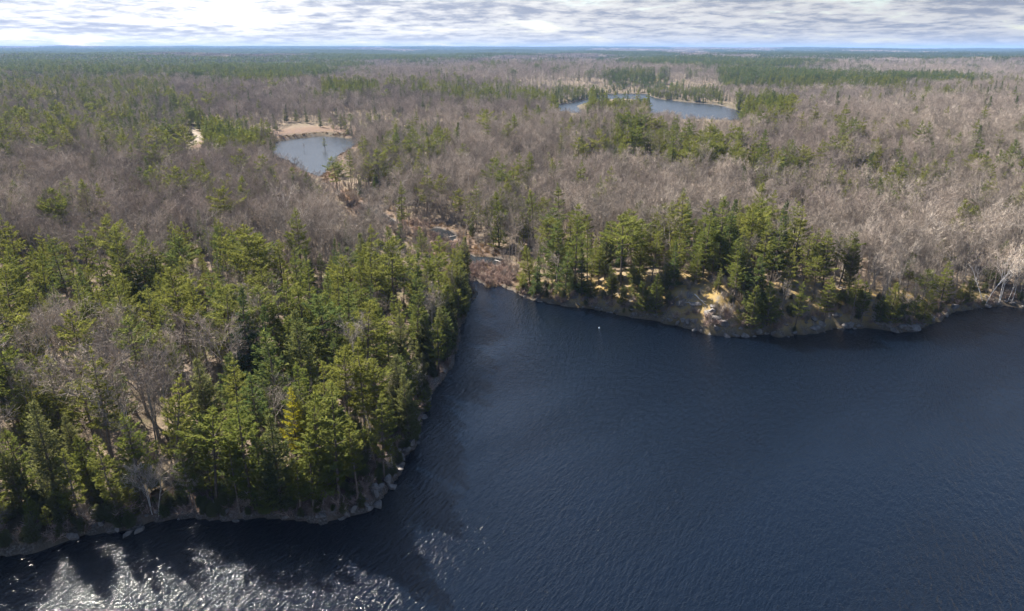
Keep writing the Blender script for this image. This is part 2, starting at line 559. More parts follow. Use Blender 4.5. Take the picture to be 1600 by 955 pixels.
# ------------------------------------------------------------------ ground
def build_ground():
    az = np.concatenate([np.arange(-180, -56, 3.0), np.arange(-56, 56, 0.21), np.arange(56, 180, 3.0)])
    rr = [6.0]
    while rr[-1] < 20500:
        r = rr[-1]
        rr.append(r * (1.012 if r < 900 else 1.03) if r > 25 else r * 1.2)
    rr = np.array(rr); na, nr = len(az), len(rr)
    A, Q = np.meshgrid(np.radians(az), rr)
    x, y = (np.sin(A) * Q).ravel(), (np.cos(A) * Q).ravel()
    h, d, dv, rock = height(x, y, True)
    global TERRAIN_TOP
    TERRAIN_TOP = max(float(h.max()), CAM_Z - 20)
    i = np.arange(nr - 1)[:, None] * na; j = np.arange(na)[None, :]; j2 = (j + 1) % na
    f = np.stack([i + j, i + na + j, i + na + j2, i + j2], -1).reshape(-1, 4)[:, ::-1]
    v = np.concatenate([np.stack([x, y, h], 1), [[0, 0, -4]]])
    c = len(v) - 1
    fan = np.stack([np.full(na, c), np.arange(na), (np.arange(na) + 1) % na], 1)[:, ::-1]
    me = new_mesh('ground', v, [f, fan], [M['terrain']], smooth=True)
    nb = fbm(x / 9, y / 9, 61, 3)
    dl = np.maximum(d, 0)
    marsh = (1 - sstep(2, 9 + 12 * nb, dv * (1 + 1.6 * sstep(245, 310, y)))) * sstep(-1, 1, d)
    pd = poly_dist(x, y, POND)
    marsh = np.maximum(marsh, (1 - sstep(1, 6 + 12 * nb, pd)) * (x > -140) * (x < 0) * (d > 0))
    marsh = np.maximum(marsh, (1 - sstep(25, 60, pd)) * (y > 430) * (d > 0))
    rk = np.clip(rock * 1.5 - 0.25, 0, 1) * np.where(x > 5, 1 - sstep(9, 24, dl), 1 - sstep(2, 6, dl)) * (d > 0)
    path = (1 - sstep(0.9, 2.6, poly_dist(x, y, PATH, False))) * (np.hypot(x, y) < 900)
    shore = (1 - sstep(0.3, 0.9 + 1.2 * nb, dl)) * (np.hypot(x, y) < 1300)
    for n, arr in (('marsh', marsh), ('rock', rk), ('path', path), ('shore', shore * (d > 0)), ('grass', (x > 5) * 1.0), ('bank_shade_moss', (1 - sstep(4, 13, dl)) * np.maximum((x < 0) * (y < 175), np.hypot(x, y) > 520) * .9 * (d > 0)), ('bed', sstep(0.3, -0.6, d))):
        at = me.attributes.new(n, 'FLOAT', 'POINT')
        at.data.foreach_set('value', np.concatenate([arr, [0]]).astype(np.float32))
    tag(link('ground', me), 'leaf littered forest ground, marsh and rocky banks around the lake', None, None, 'structure')


build_ground()


def water_sheet(name, poly, m, z, label, grow=3.0):
    """a flat sheet over the basin, reaching just under the banks"""
    c = poly.mean(0)
    p = np.asarray(poly, float)
    nxt, prv = np.roll(p, -1, 0), np.roll(p, 1, 0)
    tx = nxt - prv
    n = np.stack([tx[:, 1], -tx[:, 0]], 1) / (np.hypot(tx[:, 0], tx[:, 1])[:, None] + 1e-6)
    area = 0.5 * np.sum(p[:, 0] * nxt[:, 1] - nxt[:, 0] * p[:, 1])
    q = p + n * grow * np.sign(area)
    import bmesh
    bm = bmesh.new()
    vs_ = [bm.verts.new((a, b, z)) for a, b in q]
    es = [bm.edges.new((vs_[k], vs_[(k + 1) % len(vs_)])) for k in range(len(vs_))]
    bmesh.ops.triangle_fill(bm, use_beauty=True, use_dissolve=False, edges=es, normal=(0, 0, 1))
    for f in bm.faces:
        if f.normal.z < 0:
            f.normal_flip()
    me = bpy.data.meshes.new(name)
    bm.to_mesh(me); bm.free()
    me.materials.append(m)
    tag(link(name, me), label, None, None, 'structure')


water_sheet('lake', LAKE, M['water'], 0.0, 'wide dark lake with wind ripples and sun glitter', 1.5)
water_sheet('pond', POND, M['pond'], 0.0, 'small pond shining white among bare woods')
water_sheet('distant_lake', FARLAKE, M['far_water'], 0.0, 'distant pale blue lake with a pine covered island', 4)
water_sheet('marsh_pool', CREEK, M['pond'], 0.0, 'dark pool below the dam in the marsh', 0.6)
water_sheet('marsh_pool', CREEK2, M['pond'], 0.004, 'dark shallow channel through marsh shrubs', 0.6)
water_sheet('marsh_pool', CREEK3, M['pond'], 0.0, 'narrow channel in the marsh near the pond', 0.6)
water_sheet('distant_pond', FARPOND, M['pond'], 0.0, 'bright speck of far water in the forest', 4)


# ------------------------------------------------------------------ trees
class Geo:
    """collects bark tubes and leaf faces of one tree"""
    def __init__(s):
        s.v, s.q, s.t, s.n = [], [], [], 0
        s.lv, s.ln = [], 0

    def tube(s, pts, rad, sides=5):
        pts = np.asarray(pts, float); k = len(pts)
        d = np.gradient(pts, axis=0); d /= np.linalg.norm(d, axis=1)[:, None] + 1e-9
        ref = np.where(np.abs(d[:, 2:3]) > 0.9, [[1., 0, 0]], [[0, 0, 1.]])
        a = np.cross(d, ref); a /= np.linalg.norm(a, axis=1)[:, None]
        b = np.cross(d, a)
        th = np.arange(sides) / sides * 2 * np.pi
        ring = pts[:, None] + np.asarray(rad)[:, None, None] * (a[:, None] * np.cos(th)[None, :, None] + b[:, None] * np.sin(th)[None, :, None])
        i = np.arange(k - 1)[:, None] * sides + s.n
        j = np.arange(sides)[None]; j2 = (j + 1) % sides
        s.q.append(np.stack([i + j, i + j2, i + sides + j2, i + sides + j], -1).reshape(-1, 4))
        s.v.append(ring.reshape(-1, 3)); s.n += k * sides

    def leaves(s, base, dirv, length, width, rng, level=0.0):
        """one slim triangle each from base along dirv"""
        base = np.asarray(base); n = len(base)
        d = dirv / (np.linalg.norm(dirv, axis=1)[:, None] + 1e-9)
        r = rng.normal(size=(n, 3)) * (1 - .75 * level) + np.array([0, 0, 2.0 * level])
        w = np.cross(d, r); w /= np.linalg.norm(w, axis=1)[:, None] + 1e-9
        L = np.asarray(length).reshape(-1, 1); Wd = np.asarray(width).reshape(-1, 1)
        tri = np.stack([base - w * Wd * .5, base + w * Wd * .5, base + d * L], 1)
        s.lv.append(tri.reshape(-1, 3)); s.ln += n

    def twigs(s, base, dirv, length, width, rng):
        s.leaves(base, dirv, length, width, rng)

    def bark_mesh(s, name, m):
        return new_mesh(name, np.concatenate(s.v), np.concatenate(s.q), [m], smooth=True)

    def leaf_mesh(s, name, m):
        v = np.concatenate(s.lv)
        return new_mesh(name, v, np.arange(len(v)).reshape(-1, 3), [m])

    def joined(s, name, mb, ml):
        v = np.concatenate(s.v + s.lv)
        q = np.concatenate(s.q)
        t = (np.arange(s.ln * 3) + s.n).reshape(-1, 3)
        return new_mesh(name, v, [q, t], [mb, ml], np.concatenate([np.zeros(len(q)), np.ones(len(t))]))


def rotz(a):
    return np.array([math.cos(a), math.sin(a), 0.0])


def make_conifer(seed, form, detail=1.0):
    """unit height is metres; form: pine, tall, young, flat, spruce, cedar"""
    rng = np.random.default_rng(seed)
    g = Geo()
    H = {'pine': 17, 'tall': 23, 'young': 10, 'flat': 16, 'spruce': 14, 'cedar': 11}[form]
    lean = rng.normal(0, 0.25, 2)
    kk = 8
    zz = np.linspace(0, 1, kk)
    axis = np.stack([lean[0] * zz ** 2 + rng.normal(0, .06, kk) * zz, lean[1] * zz ** 2 + rng.normal(0, .06, kk) * zz, zz * H - 0.5 * (1 - zz)], 1)
    r0 = 0.011 * H + 0.03
    g.tube(axis, r0 * (1 - zz) ** 0.8 + 0.02, 6)
    at = lambda z: np.array([np.interp(z, axis[:, 2], axis[:, 0]), np.interp(z, axis[:, 2], axis[:, 1]), z])
    cb = {'pine': .30, 'tall': .32, 'young': .06, 'flat': .45, 'spruce': .10, 'cedar': .10}[form]
    gap = {'pine': 1.2, 'tall': 1.35, 'young': .75, 'flat': 1.2, 'spruce': .62, 'cedar': .55}[form]
    Rm = {'pine': 3.4, 'tall': 3.4, 'young': 2.3, 'flat': 3.7, 'spruce': 2.2, 'cedar': 2.2}[form] * rng.uniform(.92, 1.1)
    z = cb * H
    side_bias = rng.uniform(0, 6.28)
    while z < H * 0.985:
        t = (z / H - cb) / (1 - cb)
        if form == 'tall':
            prof = (0.60 + 0.5 * math.sin(t * 2.6 + .4)) * (1 - t ** 2.2) * (0.8 + .2 * math.sin(t * 19))
        elif form == 'flat':
            prof = math.sin(min(1, t * .9 + .25) * 2.75) ** 0.8 * (1 - t ** 5) + .04
        elif form == 'pine':
            prof = (1 - t) ** 0.85 * (0.55 + 0.45 * min(1, t * 4)) + 0.03
        elif form == 'young':
            prof = (1 - t) ** 0.85 * 1.0 + 0.05
        elif form == 'spruce':
            prof = (1 - t) ** 0.9 * (0.8 + .2 * math.sin(t * 30)) + 0.04
        else:
            prof = (1 - t) ** 0.85 * (0.6 + 0.4 * min(1, t * 3)) + 0.06
        nb = {'pine': 5, 'tall': 5, 'young': 6, 'flat': 5, 'spruce': 7, 'cedar': 8}[form]
        a0 = rng.uniform(0, 6.28)
        for b in range(nb):
            if rng.random() < {'pine': .16, 'tall': .2, 'young': .05, 'flat': .18, 'spruce': .06, 'cedar': .03}[form]:
                continue
            az = a0 + b * 6.283 / nb + rng.normal(0, .25)
            L = Rm * prof * rng.uniform(.5, 1.2) * (1 + 0.13 * math.cos(az - side_bias))
            if L < 0.25:
                L = 0.25
            el0 = {'spruce': -.20, 'cedar': .25, 'young': .30}.get(form, 0.08) + t * .55 + rng.normal(0, .08)
            curl = {'spruce': .35, 'cedar': .5}.get(form, .30)
            p0 = at(z + rng.normal(0, .08))
            out = rotz(az); per = rotz(az + 1.5708)
            s_ = np.linspace(0, 1, 4)
            bz = np.tan(el0) * s_ * L + curl * L * s_ ** 2 * .5
            bp = p0 + out * (s_ * L)[:, None]; bp[:, 2] += bz
            if L > 0.8:
                g.tube(bp[[0, 2, 3]], np.array([.016 * L + .012, .012, .006]), 3)
            # flat spray of needle tufts along the bough
            sl = min(1.0, .42 + .45 * L)
            n = max(5, int(min(1.0, .3 + .55 * L) * detail * (18 + 30 * L * (1.15 if form in ('spruce', 'cedar') else 1.0))))
            u = rng.uniform(.18 if form != 'cedar' else .1, 1.04, n) ** 0.75
            wid = 0.40 * L * np.sin(np.clip(u, 0, 1) * 2.75 + .25) + .10
            sd = rng.uniform(-1, 1, n) * wid
            q = p0 + out * (u * L)[:, None] + per * sd[:, None]
            q[:, 2] += np.tan(el0) * u * L + curl * L * u ** 2 * .5 + rng.normal(0, .05 + .012 * L, n) - 0.10 * np.abs(sd)
            dv = out * 0.8 + per * (np.sign(sd) * rng.uniform(.1, .9, n))[:, None] + rng.normal(0, .35, (n, 3))
            dv[:, 2] += {'spruce': -.05, 'cedar': .35}.get(form, 0.22)
            ls = sl * {'pine': .46, 'tall': .48, 'young': .36, 'flat': .50, 'spruce': .34, 'cedar': .30}[form]
            g.leaves(q, dv, rng.uniform(.65, 1.3, n) * ls / detail ** .4, rng.uniform(.7, 1.2, n) * ls * .5 / detail ** .4, rng, {'cedar': .25, 'spruce': .5}.get(form, .8))
        z += gap * rng.uniform(.75, 1.25) * (1.0 if t < .8 else .6)
    n = int(26 * detail) + 4                      # leader
    u = rng.uniform(0, 1, n)
    q = np.stack([at(H)[0] + rng.normal(0, .1, n), at(H)[1] + rng.normal(0, .1, n), H - u * 1.2 + .1], 1)
    g.leaves(q, rng.normal(0, .5, (n, 3)) + [0, 0, 1], rng.uniform(.25, .5, n), rng.uniform(.1, .2, n), rng)
    return g, H


def make_bare(seed, form='maple', detail=1.0):
    rng = np.random.default_rng(seed)
    g = Geo()
    H = {'maple': 14.5, 'wide': 14, 'slim': 14, 'birch': 11, 'sapling': 6}[form]
    spread = {'maple': .55, 'wide': .80, 'slim': .38, 'birch': .45, 'sapling': .5}[form]
    tb, td, tl, tw = [], [], [], []

    def grow(p, d, L, r, lev):
        k = 4
        pts = [p]
        dd = d / np.linalg.norm(d)
        for i in range(k - 1):
            dd = dd + rng.normal(0, .10 + .03 * lev, 3) + np.array([0, 0, .05])
            dd /= np.linalg.norm(dd)
            pts.append(pts[-1] + dd * L / (k - 1))
        pts = np.array(pts)
        if lev < 3 or detail > .8:
            g.tube(pts, np.linspace(r, r * .5, k), 5 if lev == 0 else 3)
        if lev >= 3:
            m = max(2, int(rng.uniform(5, 9) * detail))
            u = rng.uniform(.15, 1, m)
            b = np.stack([np.interp(u * (k - 1), range(k), pts[:, c]) for c in range(3)], 1)
            tb.append(b); td.append(dd * .6 + rng.normal(0, .55, (m, 3)) + [0, 0, .35])
            tl.append(rng.uniform(.6, 1.5, m) * (L / 1.8 + .3)); tw.append(rng.uniform(.028, .05, m) / detail ** .75)
            return
        nch = {0: int(rng.integers(6, 9)) - (2 if form == 'slim' else 0), 1: int(rng.integers(4, 6)), 2: int(rng.integers(3, 5))}[lev]
        if detail < .5:
            nch = max(2, int(nch * .75))
        for c in range(nch):
            lo_ = .58 if form == 'slim' else .45
            u = (lo_ + (1 - lo_) * (c + rng.random()) / nch) if lev == 0 else (.25 + .75 * (c + rng.random()) / nch)
            b = np.array([np.interp(u * (k - 1), range(k), pts[:, q]) for q in range(3)])
            az = rng.uniform(0, 6.28)
            side = np.cross(dd, [math.cos(az), math.sin(az), .2]); side /= np.linalg.norm(side) + 1e-9
            nd_ = dd + side * spread * rng.uniform(.8, 1.5)
            LL = {0: H * .40 * (1.15 - .6 * u), 1: L * .55, 2: L * .55}[lev] * rng.uniform(.75, 1.2)
            grow(b, nd_, LL, max(.012, r * .5 * (1 - .5 * u)), lev + 1)
        if lev > 0:
            grow(pts[-1], dd, L * .55, r * .5, lev + 1)

    stems = 1 if form not in ('birch',) else int(rng.integers(1, 3))
    for s_ in range(stems):
        d0 = np.array([rng.normal(0, .06 if stems == 1 else .22), rng.normal(0, .06 if stems == 1 else .22), 1.0])
        grow(np.array([s_ * .35, 0, -.4]), d0, H * .82, (.15 if form != 'birch' else .11) * H / 14.5, 0)
    g.twigs(np.concatenate(tb), np.concatenate(td), np.concatenate(tl), np.concatenate(tw), rng)
    return g, H


FORMS = {}


def add_form(key, g, H, mb, ml):
    rad = float(np.percentile(np.abs(np.concatenate(g.lv)[:, :2]).max(1), 90))
    FORMS[key] = dict(H=H, r=rad, bark=g.bark_mesh('trunk', M[mb]), crown=g.leaf_mesh('crown', M[ml]), join=None, g=g, mb=mb, ml=ml)


def joined_of(key):
    f = FORMS[key]
    if f['join'] is None:
        f['join'] = f['g'].joined('tree_form', M[f['mb']], M[f['ml']])
    return f['join']


PINES, SPRUCES, CEDARS, BARES, BIRCHES = [], [], [], [], []
for i, fm in enumerate(['pine', 'pine', 'pine', 'young', 'young', 'tall', 'tall', 'flat', 'flat', 'pine']):
    add_form('pine%d' % i, *make_conifer(100 + i, fm), 'pine_bark', 'pine'); PINES.append('pine%d' % i)
for i in range(3):
    add_form('spruce%d' % i, *make_conifer(200 + i, 'spruce'), 'pine_bark', 'spruce'); SPRUCES.append('spruce%d' % i)
for i in range(4):
    add_form('cedar%d' % i, *make_conifer(300 + i, 'cedar'), 'pine_bark', 'cedar'); CEDARS.append('cedar%d' % i)
add_form('golden', *make_conifer(103, 'pine'), 'pine_bark', 'golden')
for i, fm in enumerate(['maple', 'maple', 'slim', 'slim', 'wide', 'wide', 'maple', 'slim']):
    add_form('bare%d' % i, *make_bare(400 + i, fm), 'grey_bark', 'twig'); BARES.append('bare%d' % i)
for i in range(4):
    add_form('birch%d' % i, *make_bare(500 + i, 'birch', .55), 'birch_bark', 'twig'); BIRCHES.append('birch%d' % i)

# ------------------------------------------------------------------ where trees stand
CLEAR = [  # parts of the picture where the photograph shows open water or ground
    [(432, 222), (470, 215), (562, 217), (552, 229), (526, 240), (516, 260), (503, 275), (478, 266), (452, 250), (425, 241), (430, 230)],
    [(862, 167), (900, 158), (925, 151), (912, 170), (880, 173)], [(930, 148), (1014, 146), (1013, 153), (930, 152)],
    [(1014, 158), (1060, 158), (1120, 164), (1166, 180), (1150, 187), (1100, 184), (1060, 177), (1014, 173)],
    [(500, 284), (522, 290), (560, 310), (582, 328), (548, 320), (512, 304)], [(592, 338), (640, 346), (680, 352), (690, 364), (640, 360), (600, 348)], [(610, 345), (665, 352), (690, 352), (735, 395), (800, 405), (800, 452), (748, 445), (722, 405), (690, 382), (640, 362)],
    [(283, 236), (290, 226), (302, 205), (320, 214), (316, 230)], [(1040, 448), (1080, 435), (1120, 455), (1145, 480), (1150, 522), (1045, 508)],
    [(438, 190), (470, 187), (515, 196), (525, 212), (438, 220)]]
ZONES = [  # (outline in the picture of the tree tops, share of conifers)
    ([(-400, 330), (0, 350), (60, 345), (130, 368), (240, 378), (262, 345), (330, 335), (370, 358), (460, 365), (560, 362), (600, 345), (715, 365),
      (745, 430), (750, 600), (690, 690), (640, 800), (-400, 950)], .78),
    ([(-400, 440), (60, 470), (230, 480), (300, 560), (240, 610), (150, 590), (60, 560), (-400, 600)], .34),
    ([(300, 470), (345, 470), (350, 560), (300, 600), (270, 550)], .45),
    ([(800, 400), (865, 330), (1000, 340), (1100, 335), (1220, 325), (1345, 375), (1355, 470), (1345, 520), (1100, 530), (800, 470)], .76),
    ([(1350, 400), (1500, 400), (1500, 510), (1350, 520)], .28),
    ([(960, 182), (1010, 187), (1130, 200), (1250, 240), (1350, 262), (1350, 298), (1150, 252), (960, 240)], .68),
    ([(1240, 235), (1440, 215), (1460, 330), (1300, 300)], .3),
    ([(1540, 230), (1700, 220), (1800, 310), (1560, 300)], .35),
    ([(1450, 290), (1600, 290), (1600, 340), (1450, 330)], .12),
    ([(240, 222), (300, 240), (420, 262), (450, 270), (440, 290), (300, 305), (60, 335), (-200, 320), (-200, 270), (0, 280), (200, 300)], .30),
    ([(500, 222), (560, 222), (640, 200), (720, 215), (660, 260), (575, 290), (505, 285)], .48),
    ([(620, 290), (705, 295), (695, 345), (640, 335)], .25),
    ([(305, 168), (430, 195), (436, 222), (340, 240), (318, 228)], .85),
    ([(-400, 110), (250, 125), (310, 172), (302, 228), (180, 236), (-400, 228)], .34),
    ([(500, 126), (590, 130), (590, 146), (500, 146)], .75),
    ([(680, 130), (870, 142), (870, 163), (700, 150)], .5),
    ([(860, 128), (1130, 130), (1130, 160), (1010, 150), (930, 150), (860, 166)], .6),
    ([(900, 148), (1014, 148), (1016, 174), (900, 172)], .97),
    ([(1152, 145), (1238, 155), (1238, 188), (1152, 182)], .9),
    ([(1120, 106), (1260, 110), (1412, 123), (1406, 138), (1130, 126)], .8),
    ([(-400, 80), (480, 90), (590, 102), (480, 110), (300, 118), (-400, 112)], .5),
    ([(280, 90), (500, 100), (520, 118), (420, 128), (330, 120)], .55),
    ([(1290, 182), (1420, 192), (1420, 212), (1300, 205)], .3)]

# single conifers that stand out: (top x, top y, foot y, kind, label)
KEY = [
    (897, 328, 452, 'pine5', 'tallest pine above the inlet shore with tiers of flat boughs'),
    (872, 352, 446, 'pine6', 'thin tall pine just beside the tallest pine at the inlet shore'),
    (838, 400, 466, 'spruce0', 'slim green conifer standing alone on the bank where the inlet opens'),
    (815, 428, 463, 'pine3', 'small bushy conifer at the very corner of the inlet bank'),
    (908, 388, 462, 'spruce1', 'narrow conifer at the foot of the tallest pine'),
    (1027, 318, 402, 'pine8', 'round topped pine standing above bare trees behind the bluff'),
    (1024, 427, 494, 'pine4', 'small bright pine growing from the steep shaded bank by the yellow grass slope'),
    (1006, 438, 490, 'pine3', 'spindly young pine beside the small bright pine on the steep bank'),
    (1098, 332, 432, 'pine0', 'broad pine on top of the grassy bluff'),
    (1238, 322, 432, 'pine1', 'tall yellow green pine highest on the wooded bluff'),
    (1172, 445, 516, 'pine4', 'bright green layered pine at the water beside the rock slabs'),
    (1465, 408, 492, 'pine9', 'full pale green pine on the low point with brown ground'),
    (1390, 440, 512, 'pine3', 'young pine on the small rocky point below bare trees'),
    (1372, 462, 514, 'pine4', 'low dark pine at the edge of the small rocky point'),
    (1418, 392, 452, 'pine2', 'lone pine among bare trees behind the small rocky point'),
    (1440, 452, 505, 'pine4', 'small pine hugging the bank of the low point'),
    (465, 606, 742, 'golden', 'golden yellow pine among green pines near the point'),
    (186, 678, 812, 'pine0', 'bright yellow green pine leaning over the glittering shallows'),
    (275, 592, 760, 'pine1', 'large pine with wide layered yellow boughs above the leaning birch'),
    (600, 614, 748, 'pine9', 'dense pine at the tip of the rocky point'),
    (686, 496, 612, 'pine2', 'wide dense pine overhanging the inlet water'),
    (664, 612, 668, 'pine4', 'small bright pine on the ledge right above the inlet water'),
    (690, 368, 436, 'pine7', 'round dark pine at the edge of the shrubby marsh'),
    (110, 370, 446, 'pine7', 'big round crowned dark pine standing out before grey bare woods'),
    (300, 345, 418, 'pine2', 'dark pine in front of pale leafless woods with a taller one behind'),
    (318, 328, 400, 'spruce2', 'slim dark conifer rising just behind a broader pine in the grey woods'),
    (362, 358, 428, 'pine8', 'lone yellow green pine in the pale leafless woods'),
    (508, 214, 262, 'pine5', 'tall layered pine standing in front of the shining pond'),
    (626, 338, 392, 'spruce0', 'dark narrow conifer near the marsh pool'),
    (659, 354, 398, 'pine3', 'small pine directly beside the dark marsh pool'),
    (738, 340, 372, 'cedar0', 'lone pale conifer on the open slope above the marsh'),
    (258, 384, 460, 'pine1', 'tall pine with a thin spire at the edge of the wooded point'),
    (980, 172, 235, 'pine7', 'tall dark round topped pine on the hill before the distant lake'),
    (1268, 224, 262, 'spruce2', 'dark pointed conifer among yellow green pines on the hill'),
    (644, 228, 262, 'spruce1', 'dark round conifer in the bare woods beyond the pond'),
]
KEYPLAIN = [(935, 385, 446), (970, 335, 446), (945, 348, 436), (1018, 360, 440), (1050, 378, 440), (955, 420, 470), (985, 408, 462), (1112, 378, 440),
            (1143, 372, 446), (1085, 388, 442), (1186, 352, 456), (1202, 348, 448), (1254, 352, 446), (1285, 358, 450), (1310, 360, 450), (1326, 372, 452),
            (1226, 392, 470), (1198, 440, 508), (1242, 440, 512), (1287, 430, 506), (1330, 430, 506), (1346, 440, 508), (1270, 400, 470), (1160, 395, 460),
            (130, 704, 826), (92, 632, 790), (150, 556, 700), (340, 640, 798), (395, 622, 796), (440, 650, 804), (502, 612, 770), (530, 596, 792), (572, 530, 690),
            (560, 640, 780), (632, 550, 652), (590, 560, 680), (482, 482, 640), (545, 440, 580), (440, 512, 660), (350, 420, 545), (402, 430, 540),
            (470, 370, 500), (445, 374, 480), (520, 456, 590), (568, 364, 450), (620, 372, 450), (655, 410, 500), (690, 420, 520), (715, 450, 540), (700, 480, 570),
            (200, 412, 500), (150, 416, 500), (18, 352, 430), (40, 396, 480), (95, 432, 530), (20, 430, 530), (62, 500, 610), (28, 540, 660), (380, 560, 690),
            (300, 400, 490), (265, 450, 540), (410, 580, 720), (610, 500, 620), (650, 450, 560), (575, 470, 600), (330, 560, 690), (230, 640, 790), (60, 580, 700),
            (480, 560, 700), (545, 540, 680), (375, 680, 808), (300, 690, 805), (425, 720, 808), (40, 690, 800), (490, 680, 806), (470, 720, 810)]


def spread_pick(px, py, keys):
    return keys[int((px * 13 + py * 7) % len(keys))]


plants = []   # dict(x,y,z,h,form,cat,label)


def place_keys(items):
    """items: (top x, top y, foot y, form, label); the foot's ray finds the place, the top's ray the height"""
    px = np.array([q[0] for q in items], float); pt = np.array([q[1] for q in items], float); pf = np.array([q[2] for q in items], float)
    for k in range(12):
        x, y, z = ground_at(px, pf)
        wet = water_sd(x, y) < 0.8                    # keep the foot on land: step inland
        if not wet.any():
            break
        pf = pf - 2.5 * wet
    dx, dy, dz = ray(px, pt)
    h = np.clip(CAM_Z + dz * (y / dy) - z, 4.0, 26)
    for i, q in enumerate(items):
        plants.append(dict(x=float(x[i]), y=float(y[i]), z=float(z[i]), h=float(h[i]), form=q[3], label=q[4], key=True))


key_items = list(KEY)
kinds = ['pine0', 'pine1', 'pine2', 'pine9', 'pine7', 'pine8', 'pine3', 'pine4', 'pine6', 'pine1', 'cedar1', 'pine0', 'pine2', 'pine9']
for i, (a, b, c) in enumerate(KEYPLAIN):
    form = kinds[(i * 5 + i // 3) % len(kinds)]
    if a < 560 and b > 600 and i % 4 == 1:
        form = CEDARS[i % 4]
    key_items.append((a, b, c, form, None))
place_keys(key_items)


def scatter(spacing, r0, r1, seed, half=45, jitter=.48):
    """jittered points on the land in the view wedge and a margin round it"""
    rng = np.random.default_rng(seed)
    w = r1 * math.tan(R(half)) + 15
    gx = np.arange(-w, w, spacing); gy = np.arange(max(20, r0 * .7), r1, spacing)
    X, Y = np.meshgrid(gx, gy)
    X = (X + rng.uniform(-jitter, jitter, X.shape) * spacing).ravel()
    Y = (Y + rng.uniform(-jitter, jitter, Y.shape) * spacing).ravel()
    r = np.hypot(X, Y)
    m = (Y > r0 * 0.72) & (r >= r0) & (r < r1) & (np.abs(X) < Y * math.tan(R(half)) + 22)
    return X[m], Y[m], rng


def conifer_share(px, py, x, y):
    f = np.full(px.shape, .04)
    nf = fbm(x / (260 + .12 * y), y / (260 + .12 * y), 71, 3)
    far = sstep(150, 110, py)
    f = f * (1 - far) + far * sstep(.48, .58, nf) * .9
    far2 = sstep(98, 84, py)
    f = np.maximum(f, far2 * .75 * (nf > .40))
    n2 = fbm(x / 38, y / 38, 77, 2)
    f = f + .22 * sstep(.60, .72, n2) * (py < 330)
    for poly, s in ZONES:
        m = in_poly(px, py, poly)
        f = np.where(m, s, f)
    return f


def blocked(x, y, z, h, rad):
    b = np.zeros(x.shape, bool)
    for fh, fr in ((1.0, 0), (.9, 0), (.75, -.6), (.75, .6), (.6, 0), (.45, 0), (.3, 0)):
        px, py = project(x + rad * fr, y, z + h * fh)
        for c in CLEAR:
            b |= in_poly(px, py, c)
    return b


def fill(spacing, r0, r1, seed):
    X, Y, rng = scatter(spacing, r0, r1, seed)
    Z, d, dv, rock = height(X, Y, True)
    px, py = project(X, Y, Z + 13)
    share = conifer_share(px, py, X, Y)
    con = rng.random(X.size) < share
    h = np.where(con, 7.5 + 12.5 * rng.random(X.size) ** 1.25, rng.normal(13.0, 2.6, X.size).clip(6, 19))
    h = h * (0.75 + .25 * sstep(2, 12, d)) + con * 2.5 * sstep(250, 400, np.hypot(X, Y))
    # woods shortened behind the pond and distant lake so the water reflects more sky
    for poly, far_, k in ((POND, 430, 130.), (FARLAKE, 800, 190.)):
        h = h * (1 - .42 * (1 - sstep(40, k, poly_dist(X, Y, poly))) * (Y > far_))
    ok = d > np.where(con, 0.7, 1.5)
    dv = dv * (1 + 1.6 * sstep(245, 310, Y))
    ok &= dv > np.where(con, 7, 4) + 8 * (rng.random(X.size) - .3)
    ok &= poly_dist(X, Y, PATH, False) > 3.5
    ok &= ~blocked(X, Y, Z, h, 2.5)
    # glades: bare trees thin out in places
    opn = in_poly(px, py, [(690, 285), (800, 260), (930, 300), (930, 410), (800, 420), (740, 350)])
    ok &= con | ~opn | (rng.random(X.size) < .6)
    ok &= con | (share < .55) | (rng.random(X.size) < .4)
    gl = fbm(X / 45, Y / 45, 91, 2)
    ok &= con | (rng.random(X.size) < 0.55 + .6 * sstep(.35, .6, gl))
    return X[ok], Y[ok], Z[ok], h[ok], con[ok], rng


kx = np.array([p['x'] for p in plants]); ky = np.array([p['y'] for p in plants])
X, Y, Z, Hh, CON, rng = fill(3.8, 40, 480, 1)
far_key = np.ones(X.size, bool)
for i in range(len(kx)):
    rr_ = np.where(CON, 3.2, 2.2)
    far_key &= np.hypot(X - kx[i], Y - ky[i]) > rr_
# crowns never stand closer than they do in the photograph: thin the conifers
order = np.argsort(np.hypot(X, Y)); keep = np.ones(X.size, bool)
grid = {}
for i in order:
    if not CON[i]:
        continue
    c = (int(X[i] // 4), int(Y[i] // 4)); hit = False
    for a in (-1, 0, 1):
        for b in (-1, 0, 1):
            for q in grid.get((c[0] + a, c[1] + b), ()):
                if (X[i] - X[q]) ** 2 + (Y[i] - Y[q]) ** 2 < 3.5 ** 2:
                    hit = True
    if hit:
        keep[i] = False
    else:
        grid.setdefault(c, []).append(i)
keep &= far_key
X, Y, Z, Hh, CON = X[keep], Y[keep], Z[keep], Hh[keep], CON[keep]
pxt, pyt = project(X, Y, Z + Hh)
front = in_poly(pxt, pyt, [(-400, 560), (640, 560), (660, 850), (-400, 950)])
for i in range(X.size):
    if CON[i]:
        u = rng.random()
        if front[i] and u < .28:
            f = CEDARS[int(rng.integers(4))]
        else:
            f = PINES[int(rng.integers(10))] if u < .92 else SPRUCES[int(rng.integers(3))]
        h = Hh[i] * (.72 if f in CEDARS else 1.0)
    else:
        f = BARES[int(rng.integers(8))] if rng.random() > .012 else BIRCHES[int(rng.integers(4))]
        h = Hh[i]
    plants.append(dict(x=X[i], y=Y[i], z=Z[i], h=h, form=f, label=None, key=False))

